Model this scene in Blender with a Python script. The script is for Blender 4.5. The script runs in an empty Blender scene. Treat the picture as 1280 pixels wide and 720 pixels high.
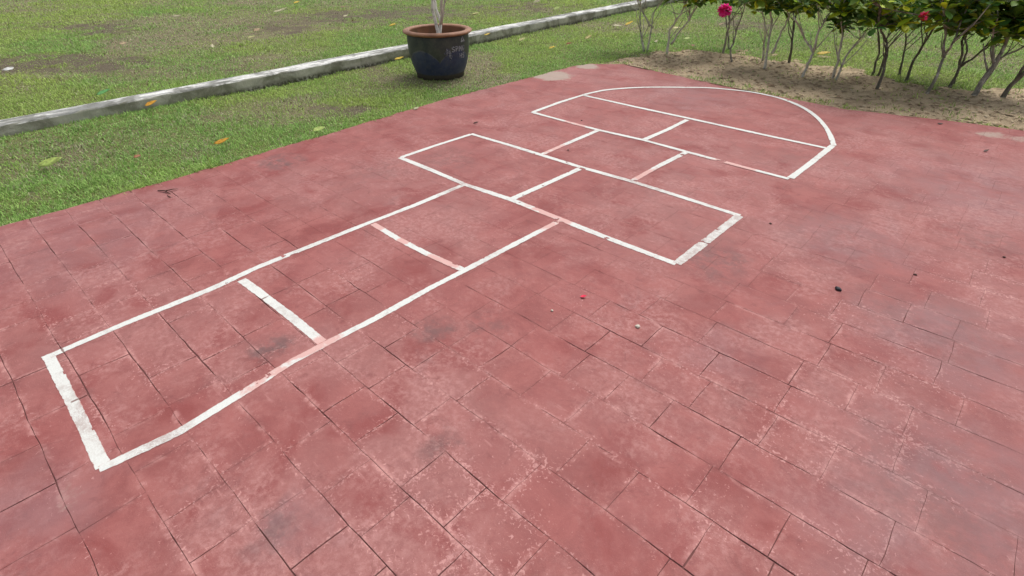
# Painted hopscotch court on red stamped concrete, lawn, kerb, glazed pot and flowering hedge
EXPOSURE = 0.08
PADA = (.238, .066, .061); PADB = (.315, .107, .098); PADC = (.29, .134, .126); PADD = (.215, .049, .046)
WHT = (.66, .67, .645)
NGRASS = 750000
GA = (.205, .40, .085); GB = (.40, .58, .19); GYEL = (.48, .62, .14)
GS1 = (.52, .50, .32); GS2 = (.34, .35, .22)
POTPH = 1.75; WRAZ = .42; STEMR = .0165
D = {'cam': [[0.737005, 0.675866, -0.005309], [-0.377565, 0.41821, 0.826163], [-0.560596, 0.606882, -0.563406], 18.7209], 'lines': [['near edge', 0.047, [[-2.59, -0.078], [-2.162, -0.084], [-1.794, -0.093]]],
['left side', 0.041, [[-2.6, -0.101], [-2.613, 0.226], [-2.605, 0.602], [-2.63, 0.843], [-2.625, 1.169], [-2.62, 1.516], [-2.604, 1.905], [-2.609, 2.352]]],
['right side', 0.041, [[-1.789, -0.106], [-1.76, 0.131], [-1.785, 0.434], [-1.805, 0.599], [-1.802, 0.755], [-1.791, 1.01], [-1.795, 1.352], [-1.787, 1.593], [-1.78, 1.93], [-1.768, 2.367]]],
['div1', 0.05, [[-2.573, 0.739], [-2.413, 0.746], [-2.085, 0.752], [-1.822, 0.751]]],
['div2', 0.045, [[-2.589, 1.558], [-2.305, 1.545], [-2.059, 1.548], [-1.803, 1.567]]],
['d1near', 0.047, [[-3.367, 2.363], [-2.978, 2.358], [-2.599, 2.342], [-2.189, 2.375], [-1.768, 2.367], [-1.425, 2.363], [-0.996, 2.37]]],
['d1far', 0.047, [[-3.362, 3.129], [-2.891, 3.141], [-2.574, 3.14], [-2.185, 3.14], [-1.764, 3.164], [-1.334, 3.159], [-0.978, 3.148]]],
['d1left', 0.045, [[-3.362, 2.367], [-3.366, 2.731], [-3.354, 3.122]]],
['d1right', 0.056, [[-0.993, 2.373], [-0.988, 2.73], [-0.982, 3.145]]],
['d1mid', 0.05, [[-2.198, 2.385], [-2.188, 2.748], [-2.18, 3.113]]],
['s2left', 0.045, [[-2.581, 3.158], [-2.589, 3.553], [-2.593, 3.942]]],
['s2right', 0.047, [[-1.768, 3.18], [-1.77, 3.564], [-1.757, 3.94]]],
['d2near', 0.045, [[-3.387, 3.968], [-3.034, 3.956], [-2.605, 3.946], [-2.156, 3.978], [-1.747, 3.961], [-1.318, 3.946], [-0.961, 3.94]]],
['d2mid', 0.05, [[-2.162, 4.0], [-2.147, 4.367], [-2.154, 4.735]]],
['d2far', 0.047, [[-3.373, 4.796], [-2.73, 4.784], [-2.172, 4.785], [-1.427, 4.776], [-0.962, 4.782]]],
['d2left', 0.047, [[-3.381, 3.973], [-3.402, 4.423], [-3.389, 4.804]]],
['d2right', 0.052, [[-0.958, 3.962], [-0.947, 4.386], [-0.944, 4.886]]],
['arc', 0.048, [[-3.389, 4.804], [-3.367, 4.976], [-3.314, 5.157], [-3.163, 5.404], [-2.977, 5.601], [-2.742, 5.798], [-2.535, 5.956], [-2.302, 6.046], [-2.099, 6.09], [-1.879, 6.069], [-1.688, 5.992], [-1.48, 5.832], [-1.303, 5.62], [-1.151, 5.371], [-1.033, 5.126], [-0.939, 4.89]]]], 'pink': [['right side', -1.799, 0.585, 0.24],
['right side', -1.803, 0.69, 0.16],
['right side', -1.771, 2.278, 0.1],
['div2', -2.533, 1.552, 0.09],
['div2', -2.28, 1.542, 0.05],
['div2', -1.971, 1.547, 0.1],
['div2', -1.889, 1.554, 0.07],
['d1near', -1.839, 2.361, 0.17],
['d1near', -2.032, 2.371, 0.12],
['s2left', -2.593, 3.293, 0.17],
['s2right', -1.757, 3.346, 0.17],
['d2near', -2.85, 3.958, 0.15],
['d2near', -1.376, 3.937, 0.22],
['div1', -1.822, 0.751, 0.06]], 'padleft': [[-4.249, 0.017], [-4.248, 0.258], [-4.247, 0.432], [-4.248, 0.642], [-4.255, 1.084], [-4.275, 1.637], [-4.288, 1.99], [-4.3, 2.339], [-4.323, 2.749], [-4.351, 3.17], [-4.377, 3.603], [-4.378, 3.999], [-4.346, 4.461], [-4.336, 4.997], [-4.346, 5.46], [-4.313, 5.909], [-4.203, 6.196]], 'padfar': [[-4.175, 6.156], [-3.902, 6.394], [-2.804, 6.208], [-1.94, 6.121], [-1.149, 6.07], [-0.4, 6.287], [0.168, 6.391]], 'bed': [[-4.226, 6.508], [-4.254, 7.365], [-3.702, 8.001], [-3.035, 8.112], [-2.302, 8.179], [-1.29, 7.903], [-0.855, 7.764], [-0.355, 7.915], [0.03, 8.3]], 'pot': [-5.289, 4.465], 'leaves': [[[-6.687, 1.281, 0.12], 1.397, 0.161, 'green', 'large bright green leaf fallen on the lawn just behind the concrete kerb at far left'], [[-6.184, 1.524, 0.052], 1.328, 0.136, 'orange', 'orange yellow leaf lying against the front of the kerb at left'], [[-9.549, 2.293, 0.12], 2.214, 0.17, 'tan', 'pale tan leaf on worn grass well behind the left kerb'], [[-11.942, 3.867, 0.12], 0.701, 0.196, 'straw', 'pale straw leaf flat on lawn near the top, above the dark bare patch'], [[-8.401, 3.05, 0.12], 2.72, 0.124, 'straw', 'small upright straw leaf on dry lawn behind the kerb'], [[-8.659, 3.728, 0.12], 0.71, 0.157, 'lemon', 'pale yellow leaf on brown lawn right of the dry patch behind the kerb'], [[-4.66, 1.548, 0.015], 0.889, 0.163, 'orange', 'orange brown leaf on the front grass close to the red pavement'], [[-5.188, 0.484, 0.015], 1.496, 0.195, 'lime', 'long slender lime green leaf on the front grass at far left'], [[-4.824, 0.965, 0.015], 1.91, 0.069, 'rust', 'rusty red brown leaf sunk in the front grass at left'], [[-12.123, 6.369, 0.12], 1.458, 0.158, 'yellow', 'yellow leaf on the far lawn at the top edge, left of the potted plant'], [[-9.224, 4.089, 0.12], 1.414, 0.159, 'tan', 'folded tan leaf on lawn just behind the pale yellow one'], [[-11.188, 5.495, 0.12], 1.536, 0.357, 'straw', 'long thin straw leaf on the far lawn near the top edge'], [[-10.761, 6.64, 0.12], 0.696, 0.132, 'tan', 'small tan leaf on far lawn near the brown bare patch'], [[-9.534, 5.9, 0.12], 1.789, 0.128, 'straw', 'tiny straw leaf at the back of the brown bare patch'], [[-8.932, 5.653, 0.12], -0.427, 0.121, 'rust', 'small rust brown leaf in the brown bare patch behind the pot'], [[-7.973, 5.783, 0.12], 0.252, 0.197, 'yellow', 'yellow leaf on green lawn just behind and left of the pot'], [[-6.067, 4.438, 0.05], 1.055, 0.144, 'yellow', 'bright yellow leaf between the kerb and the left side of the blue pot'], [[-4.341, 2.241, 0.015], 1.519, 0.132, 'lime', 'yellow green leaf on the front grass at the edge of the red pavement'], [[-4.306, 3.285, 0.015], 1.216, 0.073, 'straw', 'pale straw leaf at the pavement edge in front of the pot'], [[-9.768, 8.881, 0.12], -0.444, 0.241, 'grey', 'grey green leaf on far lawn beside the stems of the potted plant'], [[-7.87, 7.571, 0.12], 0.358, 0.194, 'lemon', 'pale lemon leaf on far lawn to the right of the potted plant stems'], [[-6.353, 6.35, 0.086], 1.192, 0.121, 'yellow', 'yellow leaf under the kerb just right of the pot rim'], [[-5.916, 6.659, 0.015], 0.993, 0.127, 'lemon', 'pale lemon leaf on bright grass right of the pot'], [[-5.163, 6.469, 0.015], 0.713, 0.115, 'yellow', 'bright yellow leaf on green grass near the pavement corner'], [[-5.168, 6.871, 0.015], 0.711, 0.107, 'rust', 'orange brown leaf next to the bright yellow one near the pavement corner'], [[-5.266, 7.491, 0.015], 1.453, 0.157, 'olive', 'olive yellow leaf on grass left of the bare hedge stems'], [[-8.251, 9.767, 0.12], 0.288, 0.223, 'straw', 'pale straw leaf on far lawn just behind the kerb right of the pot'], [[-6.413, 8.131, 0.272], 1.071, 0.165, 'lime', 'pale green leaf beside the kerb right of the pot'], [[-5.517, 9.065, 0.015], 1.016, 0.186, 'yellow', 'dull yellow leaf on grass just left of the bare forked stems'], [[-5.579, 8.777, 0.015], 0.705, 0.194, 'straw', 'long straw leaf lying left of the dull yellow leaf by the bare stems'], [[-4.676, 9.21, 0.015], 0.483, 0.158, 'lemon', 'pale lemon leaf on grass between the two leftmost shrubs'], [[-4.066, 8.43, 0.015], 0.98, 0.149, 'lime', 'lime yellow leaf on grass in front of the second shrub'], [[-4.292, 7.88, 0.015], -0.833, 0.136, 'straw', 'small straw leaf between stems of the leftmost shrub'], [[-3.728, 7.947, 0.015], 1.762, 0.131, 'rust', 'orange brown leaf at the back edge of the sandy bed'], [[-4.291, 10.107, 0.015], 0.705, 0.111, 'tan', 'small tan leaf on grass under the large pink flower'], [[-2.133, 8.568, 0.015], 0.214, 0.195, 'yellow', 'dull yellow leaf on grass in the middle of the hedge'], [[-1.996, 10.3, 0.015], 1.598, 0.108, 'straw', 'small pale leaf on shaded grass behind the middle of the hedge'], [[-1.182, 11.977, 0.015], 1.22, 0.148, 'lemon', 'pale lemon leaf on grass behind the right part of the hedge'], [[-0.404, 6.108, 0.004], 0.387, 0.049, 'dark', 'dark brown leaf curled on red pavement near the sandy bed at right'], [[-3.54, 3.361, 0.004], 0.725, 0.059, 'dark', 'dark brown leaf scrap on pavement left of the far double square'], [[-0.009, 5.529, 0.004], 1.085, 0.055, 'dark', 'small dark leaf scrap on red pavement at far right']], 'bits': [[[-1.179, 1.787], 'petal'], [[-0.861, 1.764], 'pebble'], [[-1.222, 1.599], 'pebble'], [[-0.287, 2.685], 'blob'], [[-0.798, 3.166], 'spec'], [[0.284, 3.613], 'spec'], [[-0.032, 3.092], 'spec'], [[-2.485, 3.364], 'spec'], [[-2.869, 4.069], 'spec'], [[-4.038, 0.873], 'twig'], [[-9.223, 0.916], 'chip']], 'patches': [[-9.086, 1.383, 0.342, 1.559, 1.616, -1.853, 1.0, 'soil'], [-9.293, 0.968, 0.718, 4.146, 2.534, -2.901, 1.0, 'soil'], [-8.71, 1.955, 0.694, 2.402, 1.743, -2.0, 0.9, 'soil'], [-9.741, 2.788, 0.508, 1.494, 0.642, -0.744, 0.6, 'dry'], [-12.196, 2.591, 0.478, 1.838, 0.968, -1.133, 0.8, 'soil'], [-12.662, 3.64, 0.469, 1.424, 0.71, -0.837, 0.6, 'dry'], [-10.477, 3.533, 0.501, 1.303, 0.596, -0.695, 0.6, 'dry'], [-11.16, 4.655, 0.604, 1.322, 0.41, -0.483, 0.5, 'dry'], [-8.84, 4.936, 0.578, 0.967, 0.464, -0.541, 0.75, 'dry'], [-9.574, 4.617, 1.213, 2.314, 1.009, -1.18, 0.9, 'soil'], [-9.924, 6.093, 0.738, 1.142, 0.796, -0.939, 0.9, 'soil'], [-9.289, 7.319, 0.672, 0.83, 0.651, -0.771, 0.8, 'soil'], [-13.069, 6.07, 0.334, 0.673, 0.512, -0.613, 0.5, 'dry'], [-8.342, 1.103, 0.382, 1.85, 2.184, -2.492, 0.4, 'dry'], [-7.631, 1.982, 0.628, 1.905, 2.082, -2.379, 0.45, 'dry'], [-7.469, 3.29, 1.288, 2.593, 1.674, -1.924, 0.6, 'dry'], [-5.146, 4.999, 1.538, 1.558, 0.709, -0.814, 0.8, 'dry'], [-5.574, 5.269, 2.151, 2.233, 1.273, -1.466, 0.7, 'dry'], [-4.835, 4.178, 1.829, 2.046, 1.775, -2.024, 0.6, 'dry'], [-5.816, 4.005, 1.363, 1.86, 1.542, -1.765, 0.7, 'dry'], [-5.1, 2.655, 3.021, 5.118, 2.613, -2.96, 0.7, 'soil'], [-5.44, 2.626, 1.545, 2.796, 1.572, -1.783, 0.5, 'dry'], [-5.053, 2.168, 1.076, 2.109, 2.224, -2.512, 0.35, 'dry'], [-4.905, 0.394, 2.397, 11.619, 5.722, -6.4, 0.6, 'dry'], [-5.301, 0.687, 1.109, 4.592, 4.686, -5.258, 0.3, 'dry'], [-4.579, 1.451, 2.199, 5.237, 5.189, -5.827, 0.5, 'dry'], [-5.618, 0.651, 0.805, 3.598, 4.983, -5.6, 0.4, 'dry'], [-5.834, 1.823, 0.868, 2.191, 2.446, -2.769, 0.35, 'dry'], [-6.381, 3.923, 1.113, 1.679, 2.854, -3.275, 0.5, 'soil'], [-5.029, 1.438, 1.468, 3.816, 4.063, -4.572, 0.3, 'dry'], [-4.391, 0.161, 1.746, 9.636, 7.269, -8.101, 0.4, 'dry'], [-8.475, 9.23, 0.73, 0.67, 0.729, -0.869, 0.7, 'soil'], [-6.291, 8.79, 0.929, 0.679, 0.851, -1.002, 0.4, 'dry'], [-5.739, 9.259, 1.176, 0.754, 0.976, -1.149, 0.5, 'dry'], [-4.099, 10.651, 2.266, 0.95, 0.859, -1.012, 0.9, 'soil'], [-2.838, 12.359, 0.365, 0.098, 0.393, -0.464, 0.12, 'dry'], [-17.703, 2.573, 0.201, 1.108, 0.544, -0.652, 0.4, 'dry'], [-7.962, 0.738, 0.621, 3.588, 2.532, -2.878, 0.5, 'dry'], [-7.037, 2.771, 1.159, 2.535, 5.292, -6.053, 0.6, 'soil'], [-1.319, 10.911, 1.588, 0.273, 0.782, -0.91, 0.35, 'dry'], [-0.358, 10.141, 2.313, 0.221, 1.022, -1.179, 0.4, 'dry'], [-10.447, 2.348, 0.647, 2.318, 1.679, -1.947, 0.4, 'dry'], [-5.639, 7.679, 1.544, 1.158, 1.434, -1.674, 0.4, 'dry'], [-11.645, 1.577, 0.309, 1.629, 0.682, -0.792, -0.8, 'dry'], [-8.018, 5.155, 0.756, 1.112, 0.758, -0.882, -0.8, 'dry'], [-5.262, 5.89, 1.496, 1.338, 0.854, -0.985, -0.9, 'dry'], [-5.203, 6.706, 1.339, 1.056, 0.752, -0.871, -0.9, 'dry'], [-5.987, 2.832, 0.939, 1.745, 2.103, -2.395, -0.6, 'dry'], [-4.447, 3.501, 1.309, 1.576, 2.771, -3.144, -0.5, 'dry'], [-4.328, 1.111, 0.734, 1.968, 4.305, -4.82, -0.5, 'dry'], [-8.467, 10.273, 0.723, 0.6, 0.567, -0.68, -0.4, 'dry'], [-13.367, 4.173, 0.459, 1.308, 1.115, -1.323, -0.4, 'dry'], [-8.13, 3.049, 1.327, 3.071, 2.101, -2.419, -0.6, 'dry']], 'stains': [[-4.186, 5.263, 0.32, 'cement', 1], [-4.17, 5.972, 0.22, 'cement', 0.8], [-0.024, 6.078, 0.18, 'cement', 0.6], [0.164, 6.08, 0.15, 'cement', 0.5], [-3.976, 1.684, 0.22, 'dark', 0.7], [-4.381, 4.243, 0.3, 'dark', 0.3], [-1.96, 0.583, 0.1, 'dark', 0.8], [-1.526, 1.146, 0.1, 'dark', 0.6], [-1.161, 0.183, 0.1, 'dark', 0.6], [-1.184, 0.234, 0.12, 'cement', 0.25], [0.065, 2.673, 0.35, 'dark', 0.35], [-0.857, 2.551, 0.25, 'dark', 0.5], [-1.391, 1.316, 0.14, 'dark', 0.4], [-0.395, 3.263, 0.4, 'dark', 0.25], [0.311, 1.671, 0.4, 'dark', 0.35], [-1.031, 4.377, 0.4, 'dark', 0.15], [-3.048, 2.579, 0.3, 'dark', 0.3], [-3.263, 2.063, 0.3, 'dark', 0.25], [-2.111, 2.446, 0.15, 'cement', 0.25], [-1.022, 0.712, 0.1, 'dark', 0.5], [-1.773, -0.187, 0.12, 'cement', 0.35], [-0.333, 1.67, 0.1, 'dark', 0.2], [0.178, 3.779, 0.3, 'dark', 0.3], [0.227, 2.592, 0.5, 'dust', 0.55], [0.442, 1.789, 0.5, 'dust', 0.55], [0.128, 4.621, 0.8, 'dust', 0.45], [-0.395, 3.263, 0.5, 'dust', 0.4], [-0.513, 1.852, 0.2, 'dust', 0.4], [0.299, 1.381, 0.4, 'dust', 0.5], [-3.691, 0.298, 0.8, 'dust', 0.35], [-1.765, -0.295, 0.3, 'dust', 0.5], [-2.543, 5.506, 0.7, 'dust', 0.4], [-1.108, 0.232, 0.14, 'dust', 0.55]], 'chips': [[-0.991, 0.565, 0.14], [-0.808, 0.576, 0.22], [-0.644, 0.554, 0.22], [-0.626, 0.671, 0.18], [-0.701, 0.83, 0.15], [-0.991, 0.74, 0.15], [-0.729, 0.444, 0.15], [0.024, 2.408, 0.25], [-0.195, 2.519, 0.25], [0.142, 2.249, 0.3], [-0.589, 1.715, 0.25], [-0.242, 1.092, 0.2], [-1.173, 1.721, 0.25], [-0.544, 4.199, 0.5], [-0.066, 4.119, 0.5], [-0.114, 1.632, 0.25], [0.133, 3.282, 0.4], [-0.571, 2.754, 0.3], [0.216, 1.837, 0.3], [0.141, 1.269, 0.2], [-1.699, 1.078, 0.15], [-2.181, 1.092, 0.2], [-1.925, 2.017, 0.2], [-1.468, 2.427, 0.2], [-1.777, -0.23, 0.1], [-2.092, -0.063, 0.15], [-2.173, 0.213, 0.15]], 'shrubs': [['bare pale forked shrub at the left end of the hedge', [-4.171, 7.359], [[[-4.171, 7.359, -0.05], [-4.253, 7.326, 0.237], [-4.297, 7.342, 0.384]], [[-4.145, 7.381, -0.05], [-4.142, 7.417, 0.258], [-4.169, 7.469, 0.473], [-4.069, 7.507, 0.635]], [[-4.14, 7.376, 0.314], [-4.321, 7.322, 0.545]]], [[-4.242, 7.047, 0.81], [-4.205, 7.32, 0.85], [-4.145, 7.628, 0.758], [-3.935, 7.578, 0.753]], None],
['slim pale shrub second from the left in the hedge', [-3.76, 7.263], [[[-3.76, 7.263, -0.05], [-3.795, 7.29, 0.315], [-3.64, 7.238, 0.518]], [[-3.733, 7.277, 0.144], [-3.646, 7.319, 0.327], [-3.551, 7.315, 0.442], [-3.581, 7.371, 0.678]], [[-3.573, 7.36, 0.435], [-3.504, 7.404, 0.662]]], [[-3.494, 7.127, 0.703], [-3.422, 7.279, 0.669], [-3.355, 7.349, 0.704], [-3.651, 7.554, 0.734]], None],
['hedge shrub carrying the large round pink flower low on a bare stem', [-3.229, 7.87], [[[-3.229, 7.87, -0.05], [-3.239, 7.894, 0.201], [-3.202, 7.807, 0.402], [-3.283, 7.944, 0.537]], [[-2.851, 7.372, -0.05], [-2.916, 7.306, 0.175], [-2.914, 7.371, 0.354], [-2.838, 7.256, 0.58]], [[-3.301, 8.268, -0.05], [-3.355, 8.192, 0.225], [-3.486, 8.272, 0.431]]], [[-3.338, 7.668, 0.689], [-3.224, 7.718, 0.665], [-3.566, 7.992, 0.688], [-3.238, 8.067, 0.683]], [-3.172, 7.504, 0.576, 0.095]],
['hedge shrub with a tight upright bundle of pale stems right of the large pink flower', [-2.422, 7.255], [[[-2.422, 7.255, -0.05], [-2.432, 7.229, 0.259], [-2.498, 7.327, 0.549], [-2.512, 7.237, 0.659]], [[-2.617, 7.704, -0.05], [-2.657, 7.71, 0.34], [-2.728, 7.605, 0.574]], [[-2.379, 7.269, 0.188], [-2.356, 7.323, 0.38], [-2.328, 7.326, 0.547], [-2.323, 7.435, 0.655]]], [[-2.776, 7.344, 0.664], [-2.572, 7.098, 0.7], [-2.473, 7.164, 0.685], [-2.371, 7.095, 0.739], [-2.268, 7.119, 0.72], [-2.603, 6.965, 0.775], [-2.454, 7.139, 0.819], [-2.799, 7.183, 0.71]], None],
['thin single stemmed shrub behind the wide forked one in the hedge', [-2.317, 7.836], [[[-2.317, 7.836, -0.05], [-2.34, 7.778, 0.262], [-2.395, 7.85, 0.469]]], [[-2.418, 7.722, 0.675], [-2.369, 7.722, 0.764], [-2.578, 7.925, 0.718]], None],
['hedge shrub splitting into a wide pale V in the middle of the hedge', [-1.939, 7.121], [[[-1.939, 7.121, -0.05], [-1.905, 7.128, 0.119], [-1.884, 7.098, 0.23], [-1.892, 7.128, 0.284], [-2.056, 7.174, 0.437], [-2.078, 6.853, 0.617], [-2.304, 7.317, 0.667]], [[-1.893, 7.133, 0.283], [-1.882, 7.087, 0.522], [-1.875, 7.19, 0.616], [-1.851, 7.252, 0.692]]], [[-2.042, 6.843, 0.791], [-2.038, 7.243, 0.71], [-1.926, 7.055, 0.781], [-2.089, 7.121, 0.843], [-1.834, 6.895, 0.846]], None],
['short hedge shrub with drooping dark leaves right of the wide pale V', [-1.624, 7.241], [[[-1.648, 7.323, -0.05], [-1.636, 7.28, 0.192], [-1.664, 7.254, 0.41], [-1.725, 7.446, 0.513]], [[-1.604, 7.259, -0.05], [-1.569, 7.236, 0.258], [-1.505, 7.334, 0.434]]], [[-1.782, 7.426, 0.527], [-1.734, 7.443, 0.57], [-1.77, 7.129, 0.678], [-1.653, 7.16, 0.708], [-1.604, 7.258, 0.624], [-1.806, 7.341, 0.758], [-1.503, 7.067, 0.584]], None],
['hedge shrub of several close dark stems with a small pink flower at its crown edge', [-1.143, 7.087], [[[-1.143, 7.087, -0.05], [-1.141, 7.112, 0.202], [-1.185, 7.14, 0.399], [-1.232, 7.182, 0.466], [-1.273, 6.878, 0.633]], [[-1.361, 7.841, -0.05], [-1.371, 7.884, 0.224], [-1.451, 7.744, 0.506]], [[-1.291, 7.794, -0.05], [-1.289, 7.778, 0.249], [-1.338, 7.809, 0.393], [-1.305, 7.919, 0.509]]], [[-1.415, 6.962, 0.671], [-1.393, 7.261, 0.619], [-1.307, 7.083, 0.705], [-1.188, 6.984, 0.652], [-1.408, 6.951, 0.768], [-1.175, 6.918, 0.774], [-1.313, 6.846, 0.834], [-1.075, 6.92, 0.647], [-1.065, 7.195, 0.663]], [-0.919, 6.758, 0.768, 0.05]],
['shrub with a long thin stem leaning right below the small pink flower', [-0.995, 7.792], [[[-0.995, 7.792, -0.05], [-1.007, 7.841, 0.207], [-0.943, 7.731, 0.46], [-0.91, 7.666, 0.635]], [[-1.106, 8.064, -0.05], [-1.165, 8.105, 0.236], [-1.216, 8.056, 0.452]]], [[-1.145, 7.725, 0.71], [-1.047, 7.653, 0.777], [-0.948, 7.845, 0.66], [-0.916, 7.967, 0.698], [-1.041, 7.764, 0.829], [-0.932, 7.761, 0.806]], None],
['grey stemmed leaning shrub with one branch rising straight up, right of the small pink flower', [-0.698, 7.214], [[[-0.698, 7.214, -0.05], [-0.671, 7.172, 0.211], [-0.691, 7.298, 0.359], [-0.65, 7.078, 0.513], [-0.664, 7.214, 0.617]], [[-0.683, 7.215, 0.372], [-0.744, 7.243, 0.555], [-0.799, 7.13, 0.728]]], [[-0.735, 7.327, 0.642], [-0.693, 7.44, 0.662], [-0.723, 7.277, 0.748], [-0.822, 7.346, 0.791], [-0.714, 7.015, 0.868]], None],
['dark stemmed shrub with branches fanning out in the right part of the hedge', [-0.576, 7.769], [[[-0.576, 7.769, -0.05], [-0.563, 7.763, 0.195], [-0.605, 7.696, 0.399], [-0.675, 7.865, 0.558]], [[-0.573, 8.06, -0.05], [-0.572, 8.04, 0.233], [-0.594, 8.05, 0.361], [-0.721, 8.2, 0.524]], [[-0.556, 7.77, 0.211], [-0.47, 7.812, 0.32], [-0.394, 7.877, 0.438]]], [[-0.648, 7.74, 0.62], [-0.593, 7.761, 0.577], [-0.594, 7.882, 0.648], [-0.704, 7.749, 0.69], [-0.683, 7.656, 0.788], [-0.592, 7.719, 0.789], [-0.418, 7.603, 0.553]], None],
['thick pale trunked shrub leaning right, second from the right end of the hedge', [-0.334, 7.45], [[[-0.334, 7.45, -0.05], [-0.293, 7.439, 0.237], [-0.269, 7.55, 0.42], [-0.281, 7.59, 0.626]], [[-0.315, 7.637, -0.05], [-0.261, 7.652, 0.346], [-0.123, 7.645, 0.476]], [[-0.288, 7.452, 0.335], [-0.339, 7.433, 0.465], [-0.393, 7.365, 0.598]]], [[-0.413, 7.332, 0.642], [-0.377, 7.589, 0.646], [-0.484, 7.627, 0.676], [-0.304, 7.382, 0.605], [-0.436, 7.588, 0.727], [-0.304, 7.589, 0.667], [-0.232, 7.552, 0.607], [-0.382, 7.53, 0.807]], None],
['dark bare trunk leaning out of the right edge, last shrub of the hedge', [-0.093, 7.579], [[[-0.093, 7.579, -0.05], [-0.075, 7.605, 0.125], [-0.024, 7.552, 0.257], [0.006, 7.641, 0.463]], [[-0.057, 7.579, 0.179], [-0.039, 7.558, 0.351], [-0.098, 7.576, 0.546]]], [[-0.171, 7.713, 0.58], [-0.129, 7.674, 0.66], [-0.245, 7.474, 0.754], [-0.225, 7.8, 0.809], [-0.03, 7.655, 0.615]], None]], 'potstems': [[[-5.279, 4.477, 0.36], [-5.296, 4.473, 0.48], [-5.327, 4.451, 0.689], [-5.33, 4.463, 0.827], [-5.34, 4.466, 1.031]], [[-5.27, 4.488, 0.36], [-5.286, 4.5, 0.461], [-5.289, 4.527, 0.568], [-5.334, 4.505, 0.692], [-5.354, 4.513, 0.821], [-5.346, 4.553, 1.026]], [[-5.26, 4.499, 0.548], [-5.228, 4.506, 0.651], [-5.218, 4.487, 0.719], [-5.195, 4.484, 0.834], [-5.146, 4.51, 1.037]], [[-5.243, 4.519, 0.648], [-5.234, 4.561, 0.777], [-5.215, 4.614, 0.99]]], 'joints': [[1, -1.47], [2, -1.4], [2, -1.15], [1, -1.21], [2, -0.94], [3, -0.99], [3, -0.78], [2, -0.68], [1, -1.0], [4, -0.71], [5, -0.65], [5, -0.45], [6, -0.28], [7, -0.26], [5, -0.19], [4, -0.23], [3, -0.52], [3, -1.74], [3, -1.46], [4, -1.44], [4, -1.66], [3, -1.25], [4, -1.16], [5, -1.13], [5, -1.4], [6, -0.97], [6, -0.76], [7, -0.72], [8, -0.67], [9, -0.78], [8, -0.94], [7, -0.52], [8, -0.46], [9, -0.51], [11, -0.65], [8, -1.14], [8, -0.2], [10, -0.03], [10, -0.23], [11, -0.18], [11, 0.03], [11, 0.29], [12, 0.19], [13, -0.25], [14, 0.01], [6, -0.02], [8, 0.0], [7, 0.22], [8, 0.27], [9, 0.17], [6, 0.19], [-1, -1.85], [-1, -1.58], [0, -1.69], [0, -1.23], [0, -1.43], [-1, -2.53], [-1, -2.98], [1, -2.14], [2, -2.09], [1, -1.92], [2, -1.88], [0, -1.91]]}
import bpy, math, random
import numpy as np
from mathutils import Vector, Matrix, Euler

scene = bpy.context.scene
COL = scene.collection
R = math.radians

# ------------------------------------------------------------------ numpy value noise
_rs = np.random.RandomState(11)
_T = _rs.rand(256, 256)
def vnoise(x, y):
    xi = np.floor(x).astype(int); yi = np.floor(y).astype(int)
    fx = x - xi; fy = y - yi
    fx = fx*fx*(3-2*fx); fy = fy*fy*(3-2*fy)
    a = _T[xi & 255, yi & 255]; b = _T[(xi+1) & 255, yi & 255]
    c = _T[xi & 255, (yi+1) & 255]; d = _T[(xi+1) & 255, (yi+1) & 255]
    return (a*(1-fx)+b*fx)*(1-fy)+(c*(1-fx)+d*fx)*fy
def fbm(x, y, s, o=4):
    x = np.asarray(x, float); y = np.asarray(y, float)
    r = 0; a = .5; t = 0
    for i in range(o):
        r = r+a*vnoise(x*s+17.3*i, y*s-9.1*i); t += a; a *= .5; s *= 2.07
    return r/t
def sstep(a, b, x):
    t = np.clip((x-a)/(b-a), 0, 1); return t*t*(3-2*t)

# ------------------------------------------------------------------ object helpers
def put(o, parent=None):
    COL.objects.link(o)
    if parent is not None: o.parent = parent
    return o
def tag(o, label=None, cat=None, group=None, kind=None):
    if label: o['label'] = label
    if cat: o['category'] = cat
    if group: o['group'] = group
    if kind: o['kind'] = kind
    return o
def empty(name, loc):
    o = bpy.data.objects.new(name, None); o.empty_display_size = .1
    o.location = loc
    return put(o)
def mesh_obj(name, verts, faces, mat, parent=None, smooth=True, attrs=None, loc=None):
    me = bpy.data.meshes.new(name)
    me.from_pydata([tuple(v) for v in verts], [], [tuple(f) for f in faces]); me.update()
    if smooth: me.polygons.foreach_set('use_smooth', [True]*len(me.polygons))
    for k, v in (attrs or {}).items():
        v = np.asarray(v, np.float32)
        if v.ndim == 1:
            a = me.attributes.new(k, 'FLOAT', 'POINT'); a.data.foreach_set('value', v)
        else:
            a = me.attributes.new(k, 'FLOAT_COLOR', 'POINT'); a.data.foreach_set('color', v.ravel())
    me.materials.append(mat)
    o = bpy.data.objects.new(name, me)
    if loc is not None: o.location = loc
    return put(o, parent)
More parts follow.
